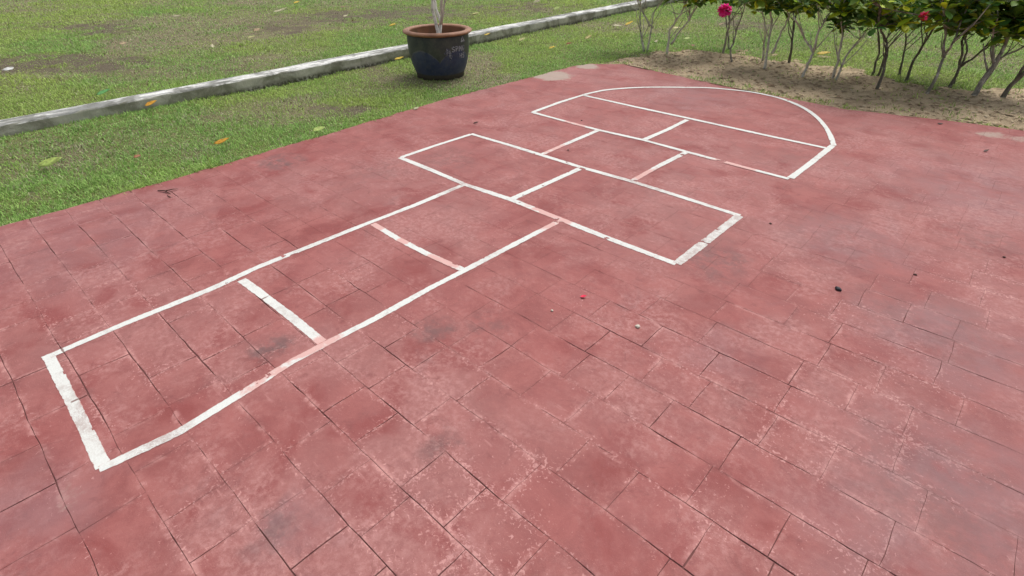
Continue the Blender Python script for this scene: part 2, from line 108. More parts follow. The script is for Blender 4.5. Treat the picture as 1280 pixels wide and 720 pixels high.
def big_mesh(name, V, F, mat, attrs, smooth=True):
    """V (n,3); F list of int arrays (m,k)"""
    me = bpy.data.meshes.new(name)
    me.vertices.add(len(V)); me.vertices.foreach_set('co', V.astype(np.float32).ravel())
    li = np.concatenate([f.ravel() for f in F]).astype(np.int32)
    cnt = np.concatenate([np.full(len(f), f.shape[1]) for f in F])
    st = np.concatenate([[0], np.cumsum(cnt)[:-1]]).astype(np.int32)
    me.loops.add(len(li)); me.loops.foreach_set('vertex_index', li)
    me.polygons.add(len(cnt)); me.polygons.foreach_set('loop_start', st)
    me.update(calc_edges=True)
    if smooth: me.polygons.foreach_set('use_smooth', np.ones(len(cnt), bool))
    for k, v in attrs.items():
        if v.ndim == 1:
            a = me.attributes.new(k, 'FLOAT', 'POINT'); a.data.foreach_set('value', v.astype(np.float32))
        else:
            a = me.attributes.new(k, 'FLOAT_COLOR', 'POINT'); a.data.foreach_set('color', v.astype(np.float32).ravel())
    me.materials.append(mat)
    return put(bpy.data.objects.new(name, me))
class MB:
    def __init__(s): s.v = []; s.f = []; s.c = []
    def add(s, v, f, c=None):
        n = len(s.v); s.v += [tuple(p) for p in v]; s.f += [tuple(i+n for i in q) for q in f]
        s.c += [c or (1, 1, 1, 1)]*len(v)
    def tube(s, pts, rads, sides=7, c=None):
        pts = [Vector(p) for p in pts]; n = len(pts); V = []; F = []
        up = Vector((.3, .9, .2))
        for i, p in enumerate(pts):
            d = (pts[min(i+1, n-1)]-pts[max(i-1, 0)]).normalized()
            a = d.cross(up).normalized(); b = d.cross(a)
            for k in range(sides):
                t = 2*math.pi*k/sides
                V.append(p+(a*math.cos(t)+b*math.sin(t))*rads[i])
        for i in range(n-1):
            for k in range(sides):
                k2 = (k+1) % sides
                F.append((i*sides+k, i*sides+k2, (i+1)*sides+k2, (i+1)*sides+k))
        F.append(tuple(range(sides))[::-1]); F.append(tuple((n-1)*sides+k for k in range(sides)))
        s.add(V, F, c)
    def build(s, name, mat, parent=None, smooth=True, off=(0, 0, 0)):
        v = np.array(s.v)-np.array(off)
        return mesh_obj(name, v, s.f, mat, parent, smooth, {'tint': np.array(s.c)})

# ------------------------------------------------------------------ material helper
class NT:
    def __init__(s, name):
        s.m = bpy.data.materials.new(name); s.m.use_nodes = True
        s.t = s.m.node_tree; s.b = s.t.nodes['Principled BSDF']
    def n(s, kind, **kw):
        x = s.t.nodes.new(kind)
        for k, v in kw.items(): setattr(x, k, v)
        return x
    def l(s, a, b): s.t.links.new(a, b)
    def setin(s, sock, v):
        if hasattr(v, 'is_output'): s.l(v, sock)
        else: sock.default_value = v
    def math(s, op, a, b=0., c=None, clamp=False):
        x = s.n('ShaderNodeMath', operation=op, use_clamp=clamp)
        s.setin(x.inputs[0], a); s.setin(x.inputs[1], b)
        if c is not None: s.setin(x.inputs[2], c)
        return x.outputs[0]
    def mix(s, f, a, b, mode='MIX'):
        x = s.n('ShaderNodeMix', data_type='RGBA', blend_type=mode)
        s.setin(x.inputs[0], f); s.setin(x.inputs[6], a); s.setin(x.inputs[7], b)
        return x.outputs[2]
    def pos(s):
        return s.n('ShaderNodeNewGeometry').outputs['Position']
    def objc(s): return s.n('ShaderNodeTexCoord').outputs['Object']
    def noise(s, vec, scale, detail=4, rough=.6, dist=0.):
        x = s.n('ShaderNodeTexNoise'); s.l(vec, x.inputs['Vector'])
        x.inputs['Scale'].default_value = scale; x.inputs['Detail'].default_value = detail
        x.inputs['Roughness'].default_value = rough; x.inputs['Distortion'].default_value = dist
        return x.outputs['Fac']
    def ramp(s, f, lo, hi, a=0., b=1.):
        x = s.n('ShaderNodeMapRange', interpolation_type='SMOOTHSTEP')
        s.setin(x.inputs[0], f)
        for i, v in zip((1, 2, 3, 4), (lo, hi, a, b)): x.inputs[i].default_value = v
        return x.outputs[0]
    def attr(s, name, out='Fac'):
        x = s.n('ShaderNodeAttribute', attribute_name=name); return x.outputs[out]
    def bump(s, h, strength, dist):
        x = s.n('ShaderNodeBump'); s.l(h, x.inputs['Height'])
        x.inputs['Strength'].default_value = strength; x.inputs['Distance'].default_value = dist
        s.l(x.outputs[0], s.b.inputs['Normal'])
    def out(s, col, rough=.7, spec=.3):
        s.setin(s.b.inputs['Base Color'], col); s.setin(s.b.inputs['Roughness'], rough)
        s.b.inputs['Specular IOR Level'].default_value = spec
        return s.m
def C(*c): return (c[0], c[1], c[2], 1.)

# ------------------------------------------------------------------ world, sun, camera
SUN_EL, SUN_AZ = 62, 100      # azimuth of the sun, counter-clockwise from +X
w = bpy.data.worlds.new('World'); scene.world = w; w.use_nodes = True
nt = w.node_tree; bg = nt.nodes['Background']
sky = nt.nodes.new('ShaderNodeTexSky'); sky.sky_type = 'NISHITA'; sky.sun_disc = False
sky.sun_elevation = R(SUN_EL); sky.sun_rotation = R(90-SUN_AZ)
sky.air_density = 1.0; sky.dust_density = 6.0; sky.ozone_density = 1.0
hs = nt.nodes.new('ShaderNodeHueSaturation'); hs.inputs['Saturation'].default_value = .35
nt.links.new(sky.outputs[0], hs.inputs['Color']); nt.links.new(hs.outputs[0], bg.inputs['Color'])
bg.inputs['Strength'].default_value = .15
sd = bpy.data.lights.new('sun', 'SUN'); sd.energy = 1.3; sd.angle = R(25); sd.color = (1, .97, .92)
so = put(bpy.data.objects.new('sun', sd))
sv = Vector((math.cos(R(SUN_EL))*math.cos(R(SUN_AZ)), math.cos(R(SUN_EL))*math.sin(R(SUN_AZ)), math.sin(R(SUN_EL))))
so.rotation_euler = (-sv).to_track_quat('-Z', 'Y').to_euler()

cd = bpy.data.cameras.new('camera'); cam = put(bpy.data.objects.new('camera', cd))
ra, ub, fc, lens = D['cam']
M = Matrix((Vector(ra), Vector(ub), -Vector(fc))).transposed().to_4x4()
M.translation = Vector((0, 0, 1.5)); cam.matrix_world = M
cd.lens = lens; cd.sensor_width = 36; cd.clip_end = 2000; cd.clip_start = .05
scene.camera = cam
scene.view_settings.view_transform = 'Standard'; scene.view_settings.look = 'None'
scene.view_settings.exposure = EXPOSURE; scene.view_settings.gamma = 1

# ------------------------------------------------------------------ layout functions
PL = np.array(D['padleft']); PF = np.array(D['padfar']); BD = np.array(D['bed'])
def pad_left(y):
    return np.interp(y, np.r_[-4, PL[:, 1]], np.r_[PL[0, 0], PL[:, 0]])+.022*(fbm(y*0, y, 9, 5)-.5)*2
def pad_far(x):
    return np.interp(x, np.r_[PF[:, 0], 5], np.r_[PF[:, 1], 6.6])+.014*(fbm(x, x*0, 8)-.5)*2
def inside_pad(x, y, m=0.):
    return (x > pad_left(y)-m) & (y < pad_far(x)+m) & ((x > -4.2) | (y < 6.13+m))
def kerb_near(y): return -6.2-.036*y
def kerb_far(y): return -6.41-.044*y
KH = .12
def bed_mask(x, y):
    e = np.interp(x, np.r_[BD[:, 0], 4], np.r_[BD[:, 1], 9.2])
    n = (fbm(x, y, 2.4, 5)-.5)*1.7
    m = sstep(.25, -.25, y-e+n+.1)*sstep(-4.25, -3.85, x+n*.4)*(y > 5.9)
    return m
def patch_masks(x, y):
    nx = x+(fbm(x, y, 2.1)-.5)*.9; ny = y+(fbm(x+40, y, 2.1)-.5)*.9
    dry = np.zeros_like(x); soil = np.zeros_like(x)
    for cx, cy, a, b, c, d, s, k in D['patches']:
        u = a*(nx-cx)+b*(ny-cy); v = c*(nx-cx)+d*(ny-cy)
        g = np.exp(-(u*u+v*v)*.9)*s
        if k == 'dry': dry += g
        else: soil += g
    n = fbm(x, y, 1.3, 5)
    behind = sstep(.2, .9, kerb_far(y)-x)
    dry = dry*1.25+(n-.5)*1.9-.03+.12*behind+.12*sstep(10, 16, np.hypot(x, y))
    return np.clip(dry, 0, 1), np.clip(soil*(.45+1.3*sstep(.36, .60, fbm(x, y, 5, 5))), 0, 1)
def ground_z(x, y):
    b = x < (kerb_near(y)+kerb_far(y))/2
    z = np.where(b, .075, -.02)+(fbm(x, y, 2.5)-.5)*.03+(fbm(x+9, y, 9)-.5)*.012
    z = z+.055*sstep(3.0, .6, y)*sstep(-5.2, -6.2, x)*(~b)
    z = np.where(inside_pad(x, y, -.02), -.12, z)
    z = z+.03*bed_mask(x, y)*sstep(0, .5, y-pad_far(x))
    return z
# ------------------------------------------------------------------ ground (one sheet to the horizon)
def axis(lo, hi, step, far):
    mid = list(np.arange(lo, hi, step)); s = step; a = mid[-1]; up = []
    while a < far: s *= 1.25; a += s; up.append(a)
    s = step; a = mid[0]; dn = []
    while a > -far: s *= 1.25; a -= s; dn.append(a)
    return np.array(dn[::-1]+mid+up)
gx = axis(-16, 3.5, .035, 260); gy = axis(-1.5, 15, .035, 260)
X, Y = np.meshgrid(gx, gy, indexing='ij'); nx_, ny_ = X.shape
xf, yf = X.ravel(), Y.ravel()
dry, soil = patch_masks(xf, yf); sand = bed_mask(xf, yf)
zf = ground_z(xf, yf)
idx = np.arange(nx_*ny_).reshape(nx_, ny_)
quads = np.stack([idx[:-1, :-1], idx[1:, :-1], idx[1:, 1:], idx[:-1, 1:]], -1).reshape(-1, 4)
m = NT('lawn_soil'); p = m.pos()
n1 = m.noise(p, 60, 6, .7); n2 = m.noise(p, 9, 5, .6); n3 = m.noise(p, 85, 5, .8)
under = m.mix(m.ramp(n1, .35, .65), C(.11, .135, .040), C(.24, .25, .10))
dryc = m.mix(m.ramp(n1, .35, .65), C(.16, .14, .08), C(.30, .25, .16))
soilc = m.mix(m.ramp(n1, .3, .7), C(.085, .07, .048), C(.20, .165, .115))
sandc = m.mix(m.ramp(n3, .3, .7), C(.40, .30, .19), C(.64, .51, .345))
sandc = m.mix(m.ramp(m.noise(p, 2.6, 8, .75), .46, .66, 0, .6), sandc, C(.20, .145, .09))
c = m.mix(m.attr('dry'), under, dryc); c = m.mix(m.attr('soil'), c, soilc)
c = m.mix(m.ramp(m.math('ADD', m.attr('sand'), m.math('MULTIPLY', m.math('SUBTRACT', n1, .5), .5)), .3, .62), c, sandc)
h = m.math('ADD', m.math('MULTIPLY', n1, .7), m.math('MULTIPLY', n3, .5))
m.bump(h, .9, .025)
ground = big_mesh('ground', np.stack([xf, yf, zf], -1), [quads], m.out(c, .95, .15),
                  {'dry': dry, 'soil': soil, 'sand': sand})
tag(ground, kind='structure')

# ------------------------------------------------------------------ red stamped pavement
Y0, PITCH = -.03, .188
def wob(x, y):
    return (x+(fbm(x, y, 5, 4)-.5)*.014+(fbm(x, y, 40, 2)-.5)*.005, y+(fbm(x+50, y, 4, 4)-.5)*.013+(fbm(x+7, y, 40, 2)-.5)*.005)
def gapw(x, y):
    """half width of the joint: worn open near the camera, filled with paint at the far left"""
    n = fbm(x*1.0, y*1.0, 3.2, 3)
    far = sstep(.55, 1.6, y-np.maximum(0, x+1.6)*1.25)
    k = .12+.88*sstep(.34, .70, n)*(1-.95*np.clip(far, 0, 1))*(1-.5*sstep(.8, 2.4, y))
    n2 = fbm(x+3, y, 14, 3)
    return .0004+.0015*k*(.25+1.15*sstep(.30, .75, n2))
jm = {}
for k, x in D['joints']: jm.setdefault(k, []).append(x)
rng = random.Random(3)
joints = {}
for k in range(-16, 36):
    js = sorted(jm.get(k, []))
    if js:
        full = [js[0]]
        for x in js[1:]:
            g = x-full[-1]
            if g > .62:
                nsp = round(g/.36)
                a0 = full[-1]
                full += [a0+g*(i+rng.uniform(-.15, .15))/nsp for i in range(1, nsp)]
            if g > .1: full.append(x)
    else: full = [rng.uniform(-.3, .3)]
    while full[-1] < 4.6: full.append(full[-1]+rng.choice([.19, .23, .29, .38, .46]))
    while full[0] > -4.9: full.insert(0, full[0]-rng.choice([.19, .23, .29, .38, .46]))
    joints[k] = full
V = []; F = []; AE = []; AT = []
def ring_pts(x0, x1, y0, y1):
    nx = max(2, int((x1-x0)/.045)); ny = max(2, int((y1-y0)/.045))
    P = [(x0+(x1-x0)*i/nx, y0) for i in range(nx)]+[(x1, y0+(y1-y0)*i/ny) for i in range(ny)]
    P += [(x1-(x1-x0)*i/nx, y1) for i in range(nx)]+[(x0, y1-(y1-y0)*i/ny) for i in range(ny)]
    return np.array(P)
for k, js in joints.items():
    y0 = Y0+k*PITCH; y1 = y0+PITCH
    pl = float(pad_left(np.array((y0+y1)/2)))-.012
    js = [pl]+[x for x in js if x > pl+.1]
    for x0, x1 in zip(js[:-1], js[1:]):
        cx, cy = (x0+x1)/2, (y0+y1)/2
        if not inside_pad(np.array(cx), np.array(cy), .15): continue
        P = ring_pts(x0, x1, y0, y1)
        wx, wy = wob(P[:, 0], P[:, 1]); W = np.stack([wx, wy], -1)
        W[:, 0] = np.maximum(W[:, 0], pad_left(W[:, 1])); W[:, 1] = np.minimum(W[:, 1], pad_far(W[:, 0]))
        # rounded far left corner
        W[:, 1] = np.where(W[:, 0] < -3.95, np.minimum(W[:, 1], 6.12+(W[:, 0]+4.25)*.8), W[:, 1])
        if np.ptp(W[:, 0]) < .01 or np.ptp(W[:, 1]) < .01: continue
        g = gapw(W[:, 0], W[:, 1]); dep = .0002+.0034*sstep(.0006, .0024, g)
        def inset(dd):
            lo = np.array([x0, y0]); hi = np.array([x1, y1])
            q = P.copy(); dd = np.broadcast_to(dd, (len(P),))
            q[:, 0] = np.clip(P[:, 0], x0+dd, x1-dd); q[:, 1] = np.clip(P[:, 1], y0+dd, y1-dd)
            a, b = wob(q[:, 0], q[:, 1]); q = np.stack([a, b], -1)
            q[:, 0] = np.maximum(q[:, 0], pad_left(q[:, 1])+dd*.5); q[:, 1] = np.minimum(q[:, 1], pad_far(q[:, 0])-dd*.5)
            q[:, 1] = np.where(q[:, 0] < -3.95, np.minimum(q[:, 1], 6.12+(q[:, 0]+4.25)*.8-dd*.5), q[:, 1])
            return q
        tilt = rng.uniform(-.0012, .0012)
        hgt = rng.uniform(-.0004, .0004)
        rings = [(inset(g), -dep), (inset(g*1.15+.0006), -dep*.25), (inset(g*1.3+.004), np.full(len(P), hgt)),
                 (inset(.022), np.full(len(P), hgt)), (inset(.055), np.full(len(P), hgt))]
        base = len(V); n = len(P); t = rng.random()
        vis = 1-.8*float(sstep(.5, 1.7, cy-max(0., cx+1.6)*1.25))
        for r_, (q, z) in enumerate(rings):
            for i in range(n):
                V.append((q[i, 0], q[i, 1], z[i])); AE.append((1, 1, .9, .45, 0)[r_]*vis); AT.append(t)
        for r_ in range(len(rings)-1):
            for i in range(n):
                j = (i+1) % n
                F.append((base+r_*n+i, base+r_*n+j, base+(r_+1)*n+j, base+(r_+1)*n+i))
        F.append(tuple(base+(len(rings)-1)*n+i for i in range(n)))

def near_terms(m, p, items):
    """soft irregular spots at given places of the real surface"""
    tot = None
    nz = m.n('ShaderNodeTexNoise'); m.l(p, nz.inputs['Vector']); nz.inputs['Scale'].default_value = 7; nz.inputs['Detail'].default_value = 5
    vm = m.n('ShaderNodeVectorMath', operation='MULTIPLY_ADD')
    m.l(nz.outputs['Color'], vm.inputs[0]); vm.inputs[1].default_value = (.24, .24, 0); m.l(p, vm.inputs[2])
    for x, y, rad, s in items:
        d = m.n('ShaderNodeVectorMath', operation='DISTANCE')
        m.l(vm.outputs[0], d.inputs[0]); d.inputs[1].default_value = (x+.12, y+.12, 0)
        t = m.ramp(d.outputs['Value'], rad*1.15, rad*.25, 0, s)
        tot = t if tot is None else m.math('MAXIMUM', tot, t)
    return tot
def pavement_colour(m, p, edge=None, tile=None):
    flat = m.n('ShaderNodeVectorMath', operation='MULTIPLY'); m.l(p, flat.inputs[0]); flat.inputs[1].default_value = (1, 1, 0)
    p = flat.outputs[0]
    big = m.noise(p, .9, 4, .55); mid = m.noise(p, 6, 7, .68, .5); fine = m.noise(p, 38, 5, .7); grit = m.noise(p, 330, 3, .75)
    c = m.mix(m.ramp(mid, .36, .66), C(*PADA), C(*PADB))
    c = m.mix(m.ramp(big, .38, .68, 0, .55), c, C(*PADC))
    deep = m.noise(p, 3.2, 5, .6, .6)
    c = m.mix(m.ramp(deep, .47, .68, 0, .85), c, C(*PADD))
    if tile is not None:
        c = m.mix(m.ramp(tile, .1, .9, 0, .10), c, C(.36, .075, .075))
        c = m.mix(m.ramp(tile, .86, .95, 0, .08), c, C(.34, .16, .155))
    # matt dusty grit
    zone = m.ramp(m.noise(p, 1.9, 6, .7, .4), .42, .66)
    c = m.mix(m.math('MULTIPLY', zone, m.ramp(fine, .40, .66, .1, .75)), c, C(.44, .215, .20))
    c = m.mix(m.math('MULTIPLY', m.math('ADD', .35, m.math('MULTIPLY', zone, .65)), m.ramp(grit, .55, .72, 0, .6)), c, C(.56, .30, .28))
    c = m.mix(m.ramp(grit, .40, .30, 0, .4), c, C(.22, .06, .06))
    # chipped pale flecks, mostly next to the joints
    reg = near_terms(m, p, D2['chips'])
    fl = m.noise(p, 75, 5, .7, .7)
    if edge is not None:
        e = m.math('MULTIPLY', edge, m.ramp(big, .35, .6, .04, .14))
    else: e = 0.
    v = m.math('ADD', fl, m.math('ADD', e, m.math('MULTIPLY', reg, .055)))
    c = m.mix(m.ramp(v, .645, .73, 0, .7), c, C(.56, .29, .27))
    if edge is not None:
        rid = m.math('MULTIPLY', m.ramp(edge, .45, .9), m.ramp(m.noise(p, 8, 7, .75, .5), .47, .66, 0, .65))
        c = m.mix(rid, c, C(.52, .26, .24))
        low = m.math('MULTIPLY', m.ramp(edge, .1, .9), m.ramp(m.noise(p, 4.3, 6, .7), .48, .66, 0, .55))
        c = m.mix(low, c, C(.19, .062, .060))
    # thin scuffs along the stamp texture
    st = m.n('ShaderNodeMapping'); m.l(p, st.inputs['Vector']); st.inputs['Scale'].default_value = (7, 34, 1); st.inputs['Rotation'].default_value = (0, 0, .5)
    sc = m.noise(st.outputs[0], 1., 5, .68, .2)
    c = m.mix(m.math('MULTIPLY', m.ramp(sc, .60, .72, 0, .4), m.ramp(big, .4, .6)), c, C(.55, .27, .25))
    # dirt
    dk = near_terms(m, p, D2['dark']); dn = m.ramp(m.noise(p, 11, 7, .72), .38, .6)
    c = m.mix(m.math('MULTIPLY', dk, dn), c, C(.115, .072, .072))
    blot = m.ramp(m.noise(p, 13, 6, .7, .8), .56, .70, 0, .42); c = m.mix(blot, c, C(.17, .05, .048))
    dk2 = m.ramp(m.noise(p, 1.7, 7, .74, .6), .58, .76, 0, .4)
    c = m.mix(dk2, c, C(.20, .115, .118))
    du = near_terms(m, p, D2['dust'])
    c = m.mix(m.math('MULTIPLY', du, m.ramp(m.noise(p, 5, 6, .65), .25, .65, .1, .8)), c, C(.25, .155, .165))
    ce = near_terms(m, p, D2['cement'])
    c = m.mix(m.math('MULTIPLY', m.ramp(m.math('ADD', ce, m.math('MULTIPLY', m.math('SUBTRACT', fine, .5), .7)), .28, .7, 0, .85), 1.), c, C(.36, .29, .24))
    hgt = m.math('ADD', m.math('MULTIPLY', m.noise(p, 22, 6, .65), .6), m.math('ADD', m.math('MULTIPLY', grit, .14), m.math('MULTIPLY', fl, .25)))
    return c, hgt, mid
D2 = {'chips': [(x, y, r, 1.) for x, y, r in D['chips']],
      'dark': [(x, y, r, s) for (x, y), r, k, s in [((q[0][0], q[0][1]), q[1], q[2], q[3]) for q in [[s_[:2], s_[2], s_[3], s_[4]] for s_ in D['stains']]] if k == 'dark'],
      'dust': [(s_[0], s_[1], s_[2], s_[4]) for s_ in D['stains'] if s_[3] == 'dust'],
      'cement': [(s_[0], s_[1], s_[2], s_[4]) for s_ in D['stains'] if s_[3] == 'cement']}
m = NT('red_stamped_concrete'); p = m.pos()
edge = m.attr('edge'); tile = m.attr('tile')
c, hgt, mid = pavement_colour(m, p, edge, tile)
sep = m.n('ShaderNodeSeparateXYZ'); m.l(p, sep.inputs[0])
groove = m.math('MULTIPLY', m.ramp(sep.outputs[2], -.0006, -.0036), m.ramp(m.noise(p, 10, 4, .6), .3, .6, .3, .85))
c = m.mix(groove, c, m.mix(m.noise(p, 3, 3), C(.145, .060, .056), C(.23, .094, .088)))
m.bump(hgt, .55, .006)
pad_mat = m.out(c, m.ramp(mid, .3, .7, .62, .82), .32)
pad = mesh_obj('red_pavement', V, F, pad_mat, None, False, {'edge': AE, 'tile': AT})
tag(pad, kind='structure')
# its concrete bed: floor of the joints and the outer rim
ys = np.linspace(-3, 6.1, 160); xs = np.linspace(-3.95, 4.5, 140)
out = [(float(pad_left(np.array(y)))+.006, y) for y in ys]+[(x, float(pad_far(np.array(x)))-.006) for x in xs]+[(4.5, -3)]
n = len(out)
bv = [(x, y, -.0042) for x, y in out]+[(x, y, -.2) for x, y in out]
bf = [tuple(range(n))]+[(i, (i+1) % n, (i+1) % n+n, i+n) for i in range(n)]
m = NT('joint_filler'); p = m.pos()
c = m.mix(m.noise(p, 6, 4), C(.12, .052, .048), C(.21, .085, .08))
bed = mesh_obj('pavement_bed', bv, bf, m.out(c, .9, .2), None, False); tag(bed, kind='structure')

# ------------------------------------------------------------------ hopscotch lines (paint film, slightly proud)
hop = empty('hopscotch_court', (D['lines'][0][2][1][0], D['lines'][0][2][1][1], 0))
tag(hop, 'white painted hopscotch grid with a rounded end on the red pavement', 'hopscotch court')
ho = np.array([*hop.location])
m = NT('white_line_paint'); p = m.pos()
flat = m.n('ShaderNodeVectorMath', operation='MULTIPLY'); m.l(p, flat.inputs[0]); flat.inputs[1].default_value = (1, 1, 0); pf = flat.outputs[0]
worn = m.noise(pf, 26, 6, .72); gr = m.noise(pf, 180, 3, .7); cl = m.noise(pf, 5, 3, .5)
c = m.mix(m.ramp(gr, .35, .7), C(*WHT), C(WHT[0]*.9, WHT[1]*.9, WHT[2]*.88))
c = m.mix(m.ramp(m.math('ADD', m.math('MULTIPLY', worn, .7), m.math('MULTIPLY', cl, .3)), .50, .64, 0, .6), c, C(.46, .42, .39))
wo = m.attr('worn')
c = m.mix(m.math('MULTIPLY', wo, m.ramp(m.math('ADD', m.math('MULTIPLY', gr, .4), m.math('MULTIPLY', worn, .6)), .40, .60, .1, .9)), c, C(.40, .32, .30))
pk = m.attr('pink')
c = m.mix(m.ramp(m.math('ADD', pk, m.math('MULTIPLY', m.math('SUBTRACT', worn, .5), 1.3)), .25, .75, 0, .85), c, C(.60, .33, .30))
c = m.mix(m.ramp(m.math('ADD', m.attr('rim'), m.math('MULTIPLY', m.math('SUBTRACT', worn, .5), 1.6)), .78, 1.08, 0, .8), c, C(.46, .19, .17))
c = m.mix(m.ramp(m.math('ADD', m.attr('joint'), m.math('MULTIPLY', m.math('SUBTRACT', worn, .5), .8)), .2, .6, 0, .9), c, C(.20, .12, .105))
m.bump(m.math('ADD', gr, m.math('MULTIPLY', worn, 1.5)), .4, .003)
line_mat = m.out(c, .75, .25)
PK = D['pink']
WORN = [(-2.07, .02, .22), (-2.2, .0, .1), (-1.75, .08, .12), (-2.9, 1.2, .3), (-1.3, .6, .3), (-1.7, 3.2, .3), (-2.6, 2.3, .2)]
def joint_hit(x, y):
    """closeness to a joint of the stamped pattern (1 on it)"""
    wx = x-(fbm(x, y, 5, 4)-.5)*.014; wy = y-(fbm(x+50, y, 4, 4)-.5)*.013
    g = gapw(x, y); k = np.floor((wy-Y0)/PITCH).astype(int)
    fy = np.abs((wy-Y0)/PITCH-np.round((wy-Y0)/PITCH))*PITCH
    d = fy.copy()
    for i in range(len(x)):
        js = joints.get(int(k[i]))
        if js is not None: d[i] = min(d[i], np.min(np.abs(np.array(js)-wx[i])))
    return np.clip(1.3-d/(g*2.2+.0015), 0, 1)*sstep(.0007, .0019, g)
LBL = {'near edge': 'thick bright white end line nearest the viewer', 'right side': 'long side line with a faded pink stretch',
       'div2': 'broken worn line with pink gaps', 'd1right': 'worn greyish side line', 'arc': 'thin curved line closing the far end'}
for li, (nm, wd, pts) in enumerate(D['lines']):
    pts = np.array(pts); seg = np.r_[0, np.cumsum(np.hypot(*np.diff(pts, axis=0).T))]
    if nm == 'arc':   # smooth curve through the points
        tt = np.linspace(0, seg[-1], 400); P2 = []
        for t in tt:
            wgt = np.exp(-((seg-t)/.17)**2)+1e-9; P2.append((0, 0))
        # Catmull-Rom
        cp = np.vstack([2*pts[0]-pts[1], pts, 2*pts[-1]-pts[-2]]); P2 = []
        for i in range(1, len(cp)-2):
            for t in np.linspace(0, 1, 14, endpoint=False):
                p0, p1, p2, p3 = cp[i-1:i+3]
                P2.append(.5*(2*p1+(p2-p0)*t+(2*p0-5*p1+4*p2-p3)*t*t+(3*p1-p0-3*p2+p3)*t**3))
        pts = np.array(P2+[pts[-1]]); seg = np.r_[0, np.cumsum(np.hypot(*np.diff(pts, axis=0).T))]
    step = .006; N = int(seg[-1]/step); s = np.linspace(0, seg[-1], N+1)
    px = np.interp(s, seg, pts[:, 0]); py = np.interp(s, seg, pts[:, 1])
    tx = np.gradient(px); ty = np.gradient(py)
    kk = np.ones(25)/25
    tx = np.convolve(np.pad(tx, 12, mode='edge'), kk, 'valid'); ty = np.convolve(np.pad(ty, 12, mode='edge'), kk, 'valid')
    L = np.hypot(tx, ty); tx /= L; ty /= L
    cols = np.linspace(-1, 1, 9); hv = []; rim = []
    for ci, cc in enumerate(cols):
        j = (fbm(s+li*7, s*0+ci//5*9, 90, 3)-.5)*.005*abs(cc)**3+(fbm(s+li*3, s*0, 4, 2)-.5)*.006*abs(cc)
        off = cc*(wd*.455)+np.sign(cc)*j if cc else s*0
        x = px-ty*off; y = py+tx*off
        hv.append(np.stack([x, y, x*0], -1)); rim.append(np.full(len(s), abs(cc)**3))
    HV = np.stack(hv, 1); RM = np.stack(rim, 1)           # (N+1, 9, 3)
    RM[0] = RM[-1] = 1
    fx, fy = HV[..., 0].ravel(), HV[..., 1].ravel()
    jh = joint_hit(fx, fy)
    pink = np.zeros_like(fx)
    for qn, qx, qy, qr in PK:
        if qn == nm: pink = np.maximum(pink, sstep(qr*1.35, qr*.35, np.hypot(fx-qx, fy-qy)))
    pink *= sstep(.34, .56, fbm(fx+9, fy, 13, 4))*.6+.4
    wornv = .35*sstep(.45, .7, fbm(fx, fy, 3.5, 4))
    if nm == 'd1right': wornv[:] = .9
    for qx, qy, qr in WORN: wornv = np.maximum(wornv, sstep(qr*1.2, qr*.3, np.hypot(fx-qx, fy-qy)))
    z = .0013+.00013*li - .0012*jh
    VV = np.stack([fx, fy, z], -1)-ho
    nr, nc = HV.shape[:2]; ii = np.arange(nr*nc).reshape(nr, nc)
    Q = np.stack([ii[:-1, :-1], ii[:-1, 1:], ii[1:, 1:], ii[1:, :-1]], -1).reshape(-1, 4)
    # drop a few chipped-off cells on worn lines
    ctr = HV.reshape(-1, 3)[Q].mean(1); wn = fbm(ctr[:, 0], ctr[:, 1], 16, 4); wr = RM.ravel()[Q].mean(1)
    pm = pink[Q].mean(1)
    keep = (wn+.06*wr+.06*pm) < (.81 if nm not in ('div2',) else .77)
    Q = Q[keep]
    Q = Q[:, ::-1]
    o = mesh_obj('painted_line', VV, Q, line_mat, hop, True, {'joint': jh, 'pink': pink, 'worn': wornv, 'rim': RM.ravel()})
    if nm in LBL: o['label'] = LBL[nm]

# ------------------------------------------------------------------ concrete kerb
yy = np.arange(-1.5, 16, .06); prof = [(0, -.6), (0, .0), (0, .5), (0, .90), (.035, 1.0), (.3, 1.0), (.65, 1.0), (.965, 1.0), (1, .9), (1, .5), (1, -.6)]
KV = []; KF = []
for i, y in enumerate(yy):
    a, b = kerb_near(y), kerb_far(y)
    w1 = (fbm(np.array(y), np.array(3.), 1.2)-.5)*.05; w2 = (fbm(np.array(y), np.array(13.), 1.4)-.5)*.05
    zz = (fbm(np.array(y), np.array(23.), 1.)-.5)*.02
    for k, (t, h) in enumerate(prof):
        e = (fbm(np.array(y*6), np.array(k*5.), 1.5)-.5)*.014
        KV.append((a+w1+(b+w2-a-w1)*t+e, y, KH*h+(zz+e*.35 if h > .6 else 0)))
npf = len(prof)
for i in range(len(yy)-1):
    for k in range(npf-1): KF.append((i*npf+k, i*npf+k+1, (i+1)*npf+k+1, (i+1)*npf+k))
m = NT('weathered_kerb_concrete'); p = m.pos()
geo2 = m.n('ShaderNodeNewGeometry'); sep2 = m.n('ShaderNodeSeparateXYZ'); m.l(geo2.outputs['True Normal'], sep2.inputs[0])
sep2.outputs[0]
n1 = m.noise(p, 3.2, 6, .68, .4); n2 = m.noise(p, 26, 6, .7); sep = m.n('ShaderNodeSeparateXYZ'); m.l(p, sep.inputs[0])
mp = m.n('ShaderNodeMapping'); m.l(p, mp.inputs['Vector']); mp.inputs['Scale'].default_value = (11, 1.6, 4)
n3 = m.noise(mp.outputs[0], 1, 5, .7, .3)
c = m.mix(m.ramp(n2, .3, .7), C(.56, .56, .53), C(.78, .78, .75))
c = m.mix(m.ramp(n3, .44, .58, 0, .85), c, C(.17, .175, .165))
c = m.mix(m.ramp(n1, .47, .62, 0, .8), c, C(.14, .14, .12))
